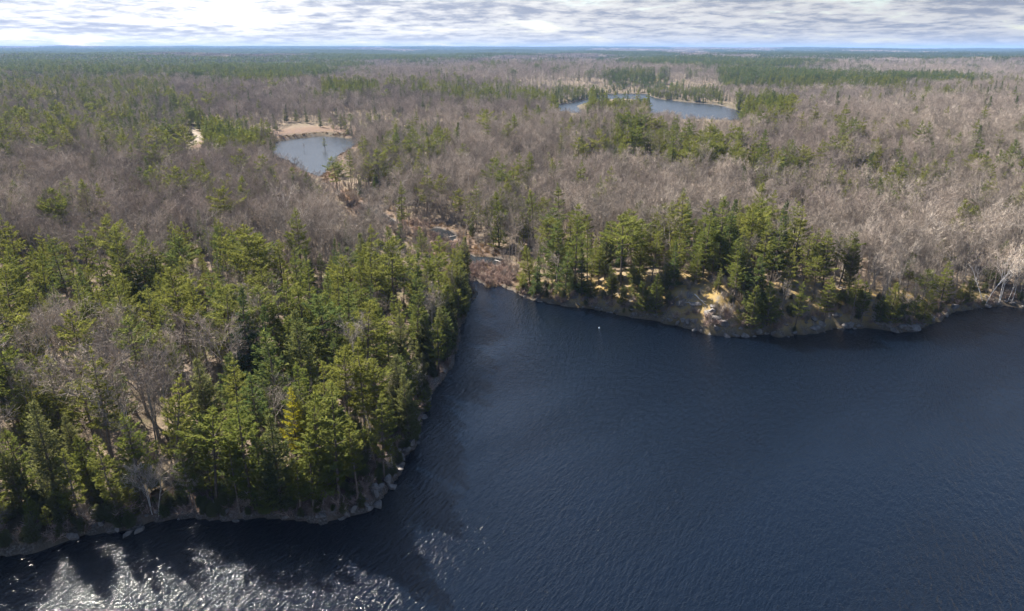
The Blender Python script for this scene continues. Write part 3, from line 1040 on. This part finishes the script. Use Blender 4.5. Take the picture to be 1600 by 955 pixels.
# trees and bushes crowding the waterline, leaning over it
def shoreline(px0, px1, step, seed, left):
    """walk the traced lake shore between two picture columns; returns places just inland"""
    rg = np.random.default_rng(seed)
    pts = lake_w
    seg = np.hypot(*np.diff(pts, axis=0).T); cum = np.concatenate([[0], np.cumsum(seg)])
    s_ = np.arange(0, cum[-1], step) + rg.uniform(-.4, .4, len(np.arange(0, cum[-1], step))) * step
    x = np.interp(s_, cum, pts[:, 0]); y = np.interp(s_, cum, pts[:, 1])
    x2 = np.interp(s_ + .5, cum, pts[:, 0]); y2 = np.interp(s_ + .5, cum, pts[:, 1])
    tx, ty = x2 - x, y2 - y; L = np.hypot(tx, ty) + 1e-6
    nx, ny = -ty / L, tx / L                      # land lies to one side of the walk
    sgn = np.where(water_sd(x + nx * 3, y + ny * 3) > 0, 1, -1)
    nx, ny = nx * sgn, ny * sgn
    px, py = project(x, y, 0)
    m = (px > px0) & (px < px1) & ((s_ < cum[len(cum) // 2] * 1.02) if left else (s_ > cum[len(cum) // 2] * .9))
    return x[m], y[m], nx[m], ny[m], px[m], py[m], rg


bx, by, nx, ny, bpx, bpy_, rg = shoreline(-150, 760, 1.25, 31, True)
tip = (bpx > 470) & (bpx < 645) & (bpy_ > 690)       # bare rock at the point
off = rg.uniform(.6, 5.5, bx.size) + tip * rg.uniform(2.5, 6, bx.size)
sx, sy = bx + nx * off, by + ny * off
sz = height(sx, sy); ok = (water_sd(sx, sy) > .5) & (rg.random(bx.size) < np.where(tip, .6, .85)) & (poly_dist(sx, sy, VALLEY, False) > 7)
for i in np.nonzero(ok)[0]:
    u = rg.random()
    f = CEDARS[int(rg.integers(4))] if u < .42 else (PINES[int(rg.integers(5))] if u < .86 else BARES[int(rg.integers(8))])
    plants.append(dict(x=sx[i], y=sy[i], z=float(sz[i]), h=float(rg.uniform(2.8, 6.5) if rg.random() < .5 else rg.uniform(6, 13)), form=f, label=None, key=False))
bx, by, nx, ny, bpx, bpy_, rg = shoreline(805, 1640, 2.8, 32, False)
off = rg.uniform(1.5, 7.0, bx.size)
sx, sy = bx + nx * off, by + ny * off
sz = height(sx, sy)
ok = (water_sd(sx, sy) > .5) & ~((bpx > 1035) & (bpx < 1150)) & (rg.random(bx.size) < np.where(bpx < 1340, .7, .3))
ok &= poly_dist(sx, sy, VALLEY, False) > 7
for i in np.nonzero(ok)[0]:
    u = rg.random()
    f = CEDARS[int(rg.integers(4))] if u < .25 else (PINES[3 + int(rg.integers(2))] if u < .7 else BARES[int(rg.integers(8))])
    plants.append(dict(x=sx[i], y=sy[i], z=float(sz[i]), h=float(rg.uniform(2.5, 8.5)), form=f, label=None, key=False))

# pale birches that stand out: (foot x, foot y, top y, label)
birch_items = []
for px, pf, pt, lab in [(1540, 474, 398, 'white forked birch on the low grassy bank by the bay'), (1562, 474, 392, 'tall white birch with spreading limbs beside the forked birch'),
                        (1581, 472, 402, 'slender white birch at the end of the low bank'), (1574, 476, 425, 'short leaning birch at the water by the low bank'),
                        (288, 768, 705, 'leaning white birch below the large layered pine'), (238, 814, 725, 'thin crooked birch rising from the shaded bank'),
                        (1490, 410, 355, 'pale crowned birch in the open woods behind the low point'), (475, 262, 240, 'dark leafless tree silhouetted before the pond')]:
    birch_items.append((px, pt, pf, BIRCHES[len(birch_items) % 4] if 'birch' in lab else 'bare4', lab))
place_keys(birch_items)

for p in plants:
    p['px'], p['py'] = [float(v) for v in project(p['x'], p['y'], p['z'] + p['h'])]
    p['cat'] = 'pine' if p['form'][:4] in ('pine', 'gold') else p['form'].rstrip('0123456789')
    fy = float(project(p['x'], p['y'], p['z'] + p['h'] * .5)[1])
    p['vis'] = -20 < p['px'] < 1620 and -10 < fy < 960
    p['dist'] = math.sqrt(p['x'] ** 2 + p['y'] ** 2 + (CAM_Z - p['z']) ** 2)

SINGLE, REST = [], []
for cats, lim in ((('pine',), 290), (('spruce',), 120), (('cedar',), 120), (('bare',), 290), (('birch',), 80)):
    c = [p for p in plants if p['cat'] in cats]
    c.sort(key=lambda p: (not p['key'], not p['vis'], p['dist'] / p['h']))
    vis = [p for p in c if p['vis'] or p['key']][:lim]
    ids = {id(p) for p in vis}
    SINGLE += vis
    REST += [p for p in c if id(p) not in ids]

# ------------------------------------------------------------------ single trees with trunk and crown
INLET = world_poly([(745, 460)])[0]
sdv = water_sd(np.array([p['x'] for p in SINGLE]), np.array([p['y'] for p in SINGLE]))
dvv = poly_dist(np.array([p['x'] for p in SINGLE]), np.array([p['y'] for p in SINGLE]), VALLEY, False)


def region(p, sd, dv):
    px, py, x, y = p['px'], p['py'], p['x'], p['y']
    if x < 0 and y < 175 and dv > 14:
        base = 'the wooded point'
        if sd < 5:
            return "at the water's edge of " + base
        if sd < 14:
            return 'on the bank of ' + base
        if sd < 35:
            return 'on the shoulder of ' + base
        return 'deep inside ' + base
    if dv < 45:
        return 'beside the marsh between lake and pond'
    if x > 0 and sd < 45 and y < 300:
        if px > 1350:
            return 'near the low point by the bay' if sd < 14 else 'in the open woods behind the low bay point'
        if px < 1000:
            return 'near the inlet shore across the water' if sd < 14 else 'on the slope above the inlet shore'
        return 'low on the rocky bluff across the water' if sd < 14 else 'on top of the rocky bluff across the water'
    if x < 0:
        return 'in the woods between wooded point and pond'
    return 'on the wooded hill behind the bluff'


SHORT = {0: 'the tallest pine of the inlet shore', 5: 'the lone pine standing above the bare woods', 6: 'the small bright pine on the steep bank', 8: 'the broad pine topping the grassy bluff',
         9: 'the highest pine of the bluff', 10: 'the layered pine beside the rock slabs', 11: 'the full pale pine on the low point', 12: 'the young pine on the small rocky point', 16: 'the golden yellow pine',
         17: 'the yellow green pine over the glittering shallows', 18: 'the large pine with wide yellow boughs', 19: 'the dense pine at the rocky tip', 20: 'the wide pine overhanging the inlet',
         21: 'the small bright pine on the inlet ledge', 22: 'the round dark pine by the marsh', 23: 'the big round crowned pine', 24: 'the dark pine before pale woods', 26: 'the lone pine in pale woods',
         28: 'the dark narrow conifer near the marsh pool', 31: 'the pine with a thin spire'}
NEAR = {}
used = set()
for ki, short in SHORT.items():
    kx_, ky_ = plants[ki]['x'], plants[ki]['y']
    for cat_ in ('pine', 'spruce', 'cedar', 'bare', 'birch'):
        c = sorted((math.hypot(p['x'] - kx_, p['y'] - ky_), i) for i, p in enumerate(SINGLE) if p['cat'] == cat_ and not p['label'] and i not in used)
        for (dd, i), word in zip(c[:4], ('closest to', 'second closest to', 'third closest to', 'fourth closest to')):
            if dd < 14:
                NEAR[i] = word + ' ' + short
                used.add(i)
NAMES = {'pine': ('pine_tree', 'pine'), 'spruce': ('spruce_tree', 'spruce'), 'cedar': ('cedar_tree', 'cedar'), 'bare': ('bare_tree', 'bare tree'), 'birch': ('birch_tree', 'birch')}
LOOK = {'pine': 'green pine', 'spruce': 'dark pointed spruce', 'cedar': 'dense grey green cedar', 'bare': 'leafless grey tree', 'birch': 'pale leafless birch'}
SHAPE = {'pine0': 'layered', 'pine1': 'broad layered', 'pine2': 'conical', 'pine3': 'young conical', 'pine4': 'bushy young', 'pine5': 'slim tiered', 'pine6': 'slim ragged',
         'pine7': 'round topped', 'pine8': 'long stemmed round topped', 'pine9': 'full', 'bare4': 'wide crowned', 'bare5': 'wide crowned', 'bare2': 'slim', 'bare3': 'slim', 'bare7': 'slim'}
for pi, (p, sd, dv) in enumerate(zip(SINGLE, sdv, dvv)):
    nm, cat = NAMES[p['cat']]
    f = FORMS[p['form']]
    e = bpy.data.objects.new(nm, None)
    sc.collection.objects.link(e)
    s = p['h'] / f['H']
    sxy = s * random.uniform(.9, 1.15) if p['h'] > 8 else s * 1.1
    if p['cat'] in ('pine', 'spruce', 'cedar'):
        sxy = max(sxy, .62) * (1.08 if p['x'] > 0 and p['y'] < 320 else 0.98)
    e.location = (p['x'], p['y'], p['z'] - .15)
    e.scale = (sxy, sxy, s)
    lean = R(7) if p['label'] and 'leaning' in p['label'] else R(2.0)
    e.rotation_euler = (random.gauss(0, lean), random.gauss(0, lean), random.uniform(0, 6.28))
    size = 'tall ' if p['h'] > 15.5 else ('small ' if p['h'] < 9.5 else '')
    reg = region(p, sd, dv)
    lab = p['label'] or ' '.join(((size if len(NEAR.get(pi, '').split()) < 10 else '') + SHAPE.get(p['form'], '') + ' ' + LOOK[p['cat']] + ' ' + NEAR.get(pi, reg)).split())
    while len(lab.split()) > 16:
        lab = lab.split(' ', 1)[1]
    tag(e, lab, cat, '%ss %s' % (LOOK[p['cat']].split()[-1], reg))
    link('trunk', f['bark'], e)
    link('crown', f['crown'], e)


# ------------------------------------------------------------------ forests that nobody could count
def forms_collection(name, meshes):
    c = bpy.data.collections.new(name)
    for i, me in enumerate(meshes):
        o = bpy.data.objects.new('%s_%02d' % (name, i), me)
        c.objects.link(o)
    return c


def forest(name, label, coll, pos, idx, rot, scl):
    me = bpy.data.meshes.new(name)
    n = len(pos)
    me.vertices.add(n)
    me.vertices.foreach_set('co', np.asarray(pos, np.float32).ravel())
    for an, ty, arr, key in (('form', 'INT', np.asarray(idx, np.int32), 'value'), ('turn', 'FLOAT_VECTOR', np.asarray(rot, np.float32), 'vector'),
                             ('size', 'FLOAT_VECTOR', np.asarray(scl, np.float32), 'vector')):
        a = me.attributes.new(an, ty, 'POINT')
        a.data.foreach_set(key, arr.ravel())
    o = link(name, me)
    tag(o, label, None, None, 'stuff')
    ng = bpy.data.node_groups.new(name, 'GeometryNodeTree')
    ng.interface.new_socket('Geometry', in_out='INPUT', socket_type='NodeSocketGeometry')
    ng.interface.new_socket('Geometry', in_out='OUTPUT', socket_type='NodeSocketGeometry')
    gi, go = ng.nodes.new('NodeGroupInput'), ng.nodes.new('NodeGroupOutput')
    ip = ng.nodes.new('GeometryNodeInstanceOnPoints')
    ci = ng.nodes.new('GeometryNodeCollectionInfo')
    ci.inputs['Collection'].default_value = coll
    ci.inputs['Separate Children'].default_value = True
    ci.inputs['Reset Children'].default_value = True

    def attr(n_, ty):
        q = ng.nodes.new('GeometryNodeInputNamedAttribute')
        q.data_type = ty; q.inputs['Name'].default_value = n_
        return q.outputs['Attribute']
    er = ng.nodes.new('FunctionNodeEulerToRotation')
    L = ng.links.new
    L(gi.outputs[0], ip.inputs['Points']); L(ci.outputs[0], ip.inputs['Instance'])
    ip.inputs['Pick Instance'].default_value = True
    L(attr('form', 'INT'), ip.inputs['Instance Index'])
    L(attr('turn', 'FLOAT_VECTOR'), er.inputs[0]); L(er.outputs[0], ip.inputs['Rotation'])
    L(attr('size', 'FLOAT_VECTOR'), ip.inputs['Scale'])
    L(ip.outputs[0], go.inputs[0])
    md = o.modifiers.new('scatter', 'NODES'); md.node_group = ng
    return o


near_keys = PINES + SPRUCES + CEDARS + BARES + BIRCHES
near_coll = forms_collection('tree_form', [joined_of(k) for k in near_keys])


def rest_forest(name, label, items):
    n = len(items)
    if not n:
        return
    rg = np.random.default_rng(n)
    pos = np.array([(p['x'], p['y'], p['z'] - .15) for p in items])
    idx = np.array([near_keys.index(p['form']) for p in items])
    s = np.array([p['h'] / FORMS[p['form']]['H'] for p in items])
    rot = np.stack([rg.normal(0, .035, n), rg.normal(0, .035, n), rg.uniform(0, 6.28, n)], 1)
    w = s * rg.uniform(.9, 1.2, n)
    forest(name, label, near_coll, pos, idx, rot, np.stack([w, w, s], 1))


rest_forest('bare_forest', 'mass of leafless grey brown trees on both sides of the marsh', [p for p in REST if p['cat'] in ('bare', 'birch')])
rest_forest('conifer_forest', 'green conifers scattered through the leafless woods', [p for p in REST if p['cat'] not in ('bare', 'birch')])

# middle distance: the same trees, standing 480 to 1000 m away
X, Y, Z, Hh, CON, rng = fill(4.7, 480, 1000, 2)
it = []
for i in range(X.size):
    u = rng.random()
    f = (PINES[int(rng.integers(10))] if u < .7 else SPRUCES[int(rng.integers(3))]) if CON[i] else BARES[int(rng.integers(8))]
    it.append(dict(x=X[i], y=Y[i], z=Z[i], h=Hh[i], form=f))
def rim(poly, step, lo, hi, seed, test, share):
    rg = np.random.default_rng(seed)
    nxt = np.roll(poly, -1, 0)
    for a, b in zip(poly, nxt):
        for k in range(max(1, int(np.hypot(*(b - a)) / step + rg.random()))):
            p = a + (b - a) * rg.random() + rg.normal(0, 3, 2)
            px, py = project(p[0], p[1], 0.0)
            if not test(px, py) or rg.random() > share or water_sd(p[:1], p[1:])[0] < .4:
                continue
            f = (['spruce0', 'spruce1', 'spruce2', 'pine3', 'pine4', 'pine0'])[int(rg.integers(6))]
            z = float(height(p[0], p[1])[0]); h = float(rg.uniform(lo, hi))
            if not blocked(p[:1], p[1:], np.array([z]), np.array([h]), 1.5)[0]:
                it.append(dict(x=p[0], y=p[1], z=z, h=h, form=f))


rim(FARLAKE, 1.1, 4, 8, 51, lambda a, b: b < 176 and not (1105 < a < 1150), .9)
rim(ISLAND, 1.2, 6, 13, 52, lambda a, b: True, .95)
rim(POND, 1.4, 4, 9, 53, lambda a, b: a < 434 or (a > 540 and b < 226), .8)
rest_forest('mixed_forest', 'leafless woods with conifer groves around pond and distant lake', it)

# far trees: light versions, then groves of them towards the horizon
low_con = [make_conifer(700 + i, fm, .22) for i, fm in enumerate(['pine', 'flat', 'spruce'])]
low_bare = [make_bare(720 + i, fm, .22) for i, fm in enumerate(['maple', 'wide', 'slim'])]
low_meshes = [g.joined('tree_form_low', M['pine_bark'], M['pine' if i == 0 else 'spruce']) for i, (g, h) in enumerate(low_con)]
low_meshes += [g.joined('tree_form_low', M['grey_bark'], M['twig']) for g, h in low_bare]
low_H = np.array([h for g, h in low_con + low_bare])
low_coll = forms_collection('tree_form_low', low_meshes)
X, Y, Z, Hh, CON, rng = fill(6.6, 1000, 2200, 3)
idx = np.where(CON, rng.integers(0, 3, X.size), rng.integers(3, 6, X.size))
s = Hh / low_H[idx]
w = s * rng.uniform(1.05, 1.4, X.size)
forest('far_forest', 'far mixed woods fading towards the horizon', low_coll, np.stack([X, Y, Z], 1), idx,
       np.stack([np.zeros(X.size), np.zeros(X.size), rng.uniform(0, 6.28, X.size)], 1), np.stack([w, w, s], 1))


def grove(seed, share, size, n):
    rg = np.random.default_rng(seed)
    V, T, MI, k = [], [], [], 0
    for i in range(n):
        con = rg.random() < share
        h = rg.uniform(10, 19) if con else rg.uniform(10, 15)
        c = rg.uniform(-size / 2, size / 2, 2)
        m = 34
        u = rg.uniform(0, 1, m)
        if con:
            r = (1 - u) * 3.0 + .2; zz = h * (.15 + .85 * u)
        else:
            r = 4.2 * np.sqrt(np.maximum(0, 1 - ((u - .6) / .5) ** 2)) + .4; zz = h * (.25 + .75 * u)
        a = rg.uniform(0, 6.28, m)
        b = np.stack([c[0] + np.cos(a) * r * .6, c[1] + np.sin(a) * r * .6, zz], 1)
        d = np.stack([np.cos(a), np.sin(a), np.full(m, .1 if con else .9)], 1) + rg.normal(0, .3, (m, 3))
        L = 2.4 if con else 3.2
        wv = np.cross(d, rg.normal(size=(m, 3))); wv /= np.linalg.norm(wv, axis=1)[:, None]
        wd = 1.1 if con else .42
        tri = np.stack([b - wv * wd, b + wv * wd, b + d * L * .7], 1)
        V.append(tri.reshape(-1, 3)); MI.append(np.full(m, 1 if con else 0)); k += m
    V = np.concatenate(V)
    return new_mesh('grove_form', V, np.arange(len(V)).reshape(-1, 3), [M['twig'], M['spruce']], np.concatenate(MI))


groves = [grove(11, .03, 46, 40), grove(12, .12, 46, 40), grove(13, .6, 46, 40), grove(14, .92, 46, 40), grove(15, .97, 46, 40)]
gcoll = forms_collection('grove_form', groves)


def far_groves(name, label, spacing, r0, r1, seed, wide):
    X, Y, rg = scatter(spacing, r0, r1, seed, 45)
    Z, d, dv, rock = height(X, Y, True)
    ok = d > spacing * .3
    X, Y, Z = X[ok], Y[ok], Z[ok]
    px, py = project(X, Y, Z + 12)
    sh = conifer_share(px, py, X, Y)
    idx = np.digitize(sh + rg.normal(0, .12, X.size), [.12, .35, .6, .8])
    n = X.size
    zz = rg.uniform(.85, 1.2, n)
    forest(name, label, gcoll, np.stack([X, Y, Z], 1), idx, np.stack([np.zeros(n), np.zeros(n), rg.uniform(0, 6.28, n)], 1),
           np.stack([np.full(n, wide), np.full(n, wide), zz], 1))


far_groves('distant_forest', 'distant mixed forest carpet', 38, 2200, 6000, 5, 1.0)
far_groves('horizon_forest', 'blue forest along the horizon', 95, 6000, 20000, 6, 2.4)

# ------------------------------------------------------------------ shrubs, reeds, boulders, logs, float
def make_shrub(seed):
    rg = np.random.default_rng(seed)
    g = Geo()
    tb, td, tl, tw = [], [], [], []
    for k in range(13):
        a = rg.uniform(0, 6.28); sp = rg.uniform(.1, .8); L = rg.uniform(.9, 1.7)
        p0 = np.array([rg.normal(0, .15), rg.normal(0, .15), -.15])
        p1 = p0 + np.array([math.cos(a) * sp * L * .5, math.sin(a) * sp * L * .5, L * .55])
        p2 = p0 + np.array([math.cos(a) * sp * L, math.sin(a) * sp * L, L])
        g.tube([p0, p1, p2], [.025, .018, .008], 3)
        m = 22
        u = rg.uniform(.2, 1, m)[:, None]
        tb.append(p0 * (1 - u) + p2 * u); td.append(rg.normal(0, .6, (m, 3)) + [math.cos(a) * .4, math.sin(a) * .4, .6])
        tl.append(rg.uniform(.3, .7, m)); tw.append(rg.uniform(.03, .055, m))
    g.twigs(np.concatenate(tb), np.concatenate(td), np.concatenate(tl), np.concatenate(tw), rg)
    return g


SHRUBS = [make_shrub(600 + i) for i in range(4)]
SHRUB_M = [(g.bark_mesh('stem', M['shrub']), g.leaf_mesh('twig', M['shrub'])) for g in SHRUBS]
shr = []
rg = np.random.default_rng(77)
# marsh shrubs: thick at the creek mouth, thinner up the valley
cand = []
for poly, n in (([(735, 405), (800, 412), (803, 446), (745, 446), (728, 425)], 85), ([(690, 365), (735, 395), (740, 410), (700, 400), (670, 372)], 60),
                ([(535, 300), (600, 335), (680, 350), (690, 372), (600, 356), (540, 322)], 60), ([(742, 448), (730, 485), (722, 482), (728, 450)], 20)):
    p = np.array(poly); q = rg.uniform(p.min(0), p.max(0), (n * 6, 2)); q = q[in_poly(q[:, 0], q[:, 1], poly)][:n]
    cand += [(a, b, 'marsh') for a, b in q]
for a, b, c, n in ((810, 1600, 0, 90), (-20, 740, 1, 90)):
    x_, y_, nx, ny, bpx, bpy_, rq = shoreline(a, b, 2.0, 90 + c, bool(c))
    sel = rq.permutation(x_.size)[:n]
    for i in sel:
        o = rq.uniform(.6, 3.0)
        shr.append((x_[i] + nx[i] * o, y_[i] + ny[i] * o, 'bank of the wooded point' if c else 'far bank under the bluff and bay'))
mx_, my_, mz_ = ground_at([c[0] for c in cand], [c[1] for c in cand])
shr += [(x, y, 'marsh at the creek mouth' if c[1] > 395 else 'marsh channel towards the pond') for x, y, c in zip(mx_, my_, cand)]
sxx, syy = np.array([q[0] for q in shr]), np.array([q[1] for q in shr])
szz, sdd = height(sxx, syy), water_sd(sxx, syy)
count = 0
for i, (x, y, where) in enumerate(shr):
    if sdd[i] < .25 or count >= 295:
        continue
    count += 1
    e = bpy.data.objects.new('shrub', None)
    sc.collection.objects.link(e)
    k = random.uniform(.8, 1.7)
    e.location = (x, y, szz[i] - .05); e.scale = (k * 1.15, k * 1.15, k * random.uniform(.7, 1.0)); e.rotation_euler = (0, 0, random.uniform(0, 6.28))
    tag(e, ('large' if k > 1.3 else 'low') + ' leafless brown shrub in the ' .replace('in the', 'in the' if 'marsh' in where else 'on the') + where, 'shrub', 'shrubs, ' + where)
    a, b = SHRUB_M[i % 4]
    link('stem', a, e); link('twig', b, e)


ux, uy, urg = scatter(2.6, 40, 330, 8)
uz, ud, udv, urk = height(ux, uy, True)
ok = (ud > 1) & (urg.random(ux.size) < .25 + .6 * sstep(.4, .6, fbm(ux / 18, uy / 18, 121, 2)))
ux, uy, uz = ux[ok], uy[ok], uz[ok]; n = ux.size
brush = forms_collection('brush_form', [g.joined('brush_form', M['grey_bark'], M['twig']) for g in SHRUBS])
kk = urg.uniform(.6, 1.7, n)
forest('undergrowth', 'leafless brush and saplings over the forest floor', brush, np.stack([ux, uy, uz], 1), urg.integers(0, 4, n),
       np.stack([urg.normal(0, .1, n), urg.normal(0, .1, n), urg.uniform(0, 6.28, n)], 1), np.stack([kk * .9, kk * .9, kk * 1.15], 1))


jx, jy = [], []
for a, b, st_, sd_, lf, off_ in ((-150, 745, .42, 211, True, 7.0), (810, 1600, 1.6, 212, False, 9.0)):
    x_, y_, nx, ny, bpx, bpy_, rq = shoreline(a, b, st_, sd_, lf)
    o = .3 + rq.random(x_.size) ** 1.3 * off_
    jx.append(x_ + nx * o); jy.append(y_ + ny * o)
jx, jy = np.concatenate(jx), np.concatenate(jy)
ok = (water_sd(jx, jy) > .2) & (poly_dist(jx, jy, VALLEY, False) > 9) & ~blocked(jx, jy, height(jx, jy), np.full(jx.size, 1.), .5)
jx, jy = jx[ok], jy[ok]; n = jx.size; kk = urg.uniform(.10, .26, n)
forest('juniper_brush', 'low evergreen brush hugging the lake banks', near_coll, np.stack([jx, jy, height(jx, jy)], 1), np.array([near_keys.index(CEDARS[i % 4]) for i in range(n)]),
       np.stack([urg.normal(0, .15, n), urg.normal(0, .15, n), urg.uniform(0, 6.28, n)], 1), np.stack([kk * 2.0, kk * 2.0, kk], 1))


def tuft_mesh(seed):
    rg = np.random.default_rng(seed)
    g = Geo(); n = 46
    b = np.stack([rg.normal(0, .35, n), rg.normal(0, .35, n), np.full(n, -.05)], 1)
    g.leaves(b, rg.normal(0, .35, (n, 3)) + [0, 0, 1], rg.uniform(.35, .95, n), rg.uniform(.05, .10, n), rg)
    return g.leaf_mesh('reed_form', M['reed'])


tufts = forms_collection('reed_form', [tuft_mesh(i) for i in range(3)])
tx = rg.uniform(-170, 20, 26000); ty = rg.uniform(150, 560, 26000)
td_, tdv, tp = water_sd(tx, ty), poly_dist(tx, ty, VALLEY, False), poly_dist(tx, ty, POND)
ok = (td_ > .1) & ((tdv * (1 + 1.6 * sstep(245, 310, ty)) < 5 + 14 * fbm(tx / 9, ty / 9, 61, 3)) | (tp < 6)) & (fbm(tx / 7, ty / 7, 99, 2) > .42)
tx, ty = tx[ok], ty[ok]; n = tx.size; kk = rg.uniform(.7, 1.4, n)
forest('dry_reeds', 'tan dry grass and reeds over the marsh and pond rim', tufts, np.stack([tx, ty, height(tx, ty)], 1), rg.integers(0, 3, n),
       np.stack([np.zeros(n), np.zeros(n), rg.uniform(0, 6.28, n)], 1), np.stack([kk, kk, kk], 1))


def boulder_mesh(seed, flat):
    import bmesh
    rg = np.random.default_rng(seed)
    bm = bmesh.new()
    bmesh.ops.create_icosphere(bm, subdivisions=3, radius=1.1)
    co = np.array([v.co[:] for v in bm.verts])
    for k in range(16):                               # planes cut the ball into a broken block
        nrm = rg.normal(size=3); nrm /= np.linalg.norm(nrm)
        dd = co @ nrm - rg.uniform(.35, .75)
        co -= np.maximum(dd, 0)[:, None] * nrm * .92
    co += .10 * (fbm(co[:, 0] * 2 + seed, co[:, 1] * 2 + co[:, 2] * 3, seed, 3) - .5)[:, None] * co
    co *= [1.25, .85, flat]
    for v, c in zip(bm.verts, co):
        v.co = c
    me = bpy.data.meshes.new('boulder')
    bm.to_mesh(me); bm.free()
    me.materials.append(M['rock'])
    return me


ROCKS = [boulder_mesh(40 + i, .55 + .08 * (i % 4)) for i in range(8)]
rocks = []          # x, y, size, place
for a, b, c, n, smin, smax, where in ((815, 1035, 0, 46, .4, 1.0, 'inlet shore below the pines'), (1035, 1165, 0, 52, .5, 1.5, 'foot of the grassy bluff'),
                                      (1165, 1350, 0, 30, .5, 1.3, 'shaded foot of the wooded bluff'), (1370, 1440, 0, 18, .6, 1.7, 'small rocky point'),
                                      (1440, 1600, 0, 22, .4, 1.1, 'low bank by the bay'),
                                      (480, 600, 1, 40, .35, 1.15, 'bare tip of the wooded point'), (600, 700, 1, 36, .4, 1.2, 'inlet side of the wooded point'),
                                      (100, 480, 1, 26, .3, .9, 'shaded bank of the wooded point')):
    x_, y_, nx, ny, bpx, bpy_, rq = shoreline(a, b, .8, 190 + c + a, bool(c))
    for i in rq.permutation(x_.size)[:n]:
        o = rq.uniform(-.5, 1.2) if rq.random() < .65 else rq.uniform(1.0, 4.5)
        rocks.append((x_[i] + nx[i] * o, y_[i] + ny[i] * o, float(rq.uniform(smin, smax) ** 1.2), where))
for px, py, sz_, where in ((196, 836, 1.0, 'A'), (219, 827, 1.05, 'B')):
    x, y = ground0(px, py)
    rocks.append((float(x), float(y), sz_, where))
rzz = np.maximum(height(np.array([q[0] for q in rocks]), np.array([q[1] for q in rocks])), -.35)
for i, (x, y, s_, where) in enumerate(rocks):
    o = link('boulder', ROCKS[i % 8])
    o.location = (x, y, float(rzz[i]) + .12 * s_)
    o.scale = (s_, s_, s_); o.rotation_euler = (random.gauss(0, .2), random.gauss(0, .2), random.uniform(0, 6.28))
    sz_ = 'large' if s_ > 1.3 else ('middling' if s_ > .8 else 'small')
    lab = {'A': 'pale boulder lying free in the shallows off the shaded bank', 'B': 'pale boulder between the shaded bank and another free lying boulder'}.get(where, '%s grey granite boulder at the %s' % (sz_, where))
    tag(o, lab, 'boulder', 'boulders at the ' + where if len(where) > 1 else 'boulders in the shallows')


def log_meshes(seed, L):
    rg = np.random.default_rng(seed)
    g = Geo()
    k = 6
    u = np.linspace(0, 1, k)
    pts = np.stack([u * L, rg.normal(0, .06, k) * L * .15, .12 + rg.normal(0, .03, k)], 1)
    g.tube(pts, .16 * (1 - .65 * u), 6)
    me = g.bark_mesh('log', M['dead_wood'])
    st = []
    for j in range(4):
        q = Geo(); t = rg.uniform(.35, .95)
        b = np.array([t * L, np.interp(t, u, pts[:, 1]), .12]); a = rg.uniform(-1.2, 1.2)
        d = np.array([.6, math.sin(a), abs(math.cos(a)) * .6]) * rg.uniform(.7, 1.6)
        q.tube([b, b + d * .5, b + d], [.05, .035, .012], 4)
        st.append(q.bark_mesh('branch_stub', M['dead_wood']))
    return me, st


for i, (x0, y0, x1, y1, lab) in enumerate([(773, 407, 792, 413, 'long pale fallen log across the marsh channel'), (702, 371, 730, 366, 'grey log on the edge of the dark marsh pool'),
                                            (797, 424, 812, 418, 'short fallen log at the foot of the open slope'), (1050, 470, 1068, 458, 'bleached fallen trunk on the yellow grass slope'),
                                            (1058, 476, 1080, 472, 'bare dead trunk lying lower on the yellow grass slope'), (1085, 462, 1104, 478, 'dead trunk pointing down the yellow grass slope'),
                                            (560, 316, 548, 309, 'fallen log in the narrow marsh near the pond'), (716, 430, 742, 440, 'driftwood log at the creek mouth')]):
    (xa, xb), (ya, yb), (za, zb) = ground_at([x0, x1], [y0, y1])
    L = float(np.clip(math.hypot(xb - xa, yb - ya), 3, 9))
    me, st = log_meshes(800 + i, L)
    e = bpy.data.objects.new('fallen_log', None)
    sc.collection.objects.link(e)
    e.location = (xa, ya, za + .02); e.rotation_euler = (0, -math.atan2(zb - za, L), math.atan2(yb - ya, xb - xa))
    tag(e, lab, 'log', 'fallen logs')
    link('log', me, e)
    for b in st:
        link('branch_stub', b, e)


def small_float():
    import bmesh
    m, t, out = mat('white_plastic')
    p = principled(t, (.8, .8, .78), .4, .5); t.links.new(p.outputs[0], out.inputs[0])
    x, y = ground0(936, 513)
    e = bpy.data.objects.new('mooring_float', None)
    sc.collection.objects.link(e); e.location = (float(x), float(y), 0)
    bm = bmesh.new(); bmesh.ops.create_uvsphere(bm, u_segments=16, v_segments=10, radius=.19)
    for v in bm.verts:
        v.co.z = v.co.z * .8 + .08
    me = bpy.data.meshes.new('float_body'); bm.to_mesh(me); bm.free(); me.materials.append(m); link('float_body', me, e)
    g = Geo(); g.tube([(0, 0, .2), (0, 0, .34), (0, 0, .42)], [.05, .05, .03], 8); link('float_eye', g.bark_mesh('float_eye', m), e)
    tag(e, 'tiny white float on the dark water off the inlet shore', 'float')


small_float()

# ------------------------------------------------------------------ haze
def build_haze():
    import bmesh
    bm = bmesh.new()
    bmesh.ops.create_cube(bm, size=1)
    me = bpy.data.meshes.new('haze')
    bm.to_mesh(me); bm.free()
    o = link('haze', me)
    top = TERRAIN_TOP + 26
    o.scale = (43000, 43000, top + 6); o.location = (0, 0, (top - 6) / 2)
    m, t, out = mat('haze_air')
    v = t.nodes.new('ShaderNodeVolumePrincipled')
    v.inputs['Color'].default_value = (0.30, 0.50, 0.92, 1)
    v.inputs['Density'].default_value = HAZE
    v.inputs['Anisotropy'].default_value = 0.0
    t.links.new(v.outputs[0], out.inputs['Volume'])
    m.cycles.homogeneous_volume = True if hasattr(m.cycles, 'homogeneous_volume') else None
    me.materials.append(m)
    tag(o, 'thin blue haze over the whole landscape', None, None, 'stuff')


HAZE = 0.68e-4
build_haze()
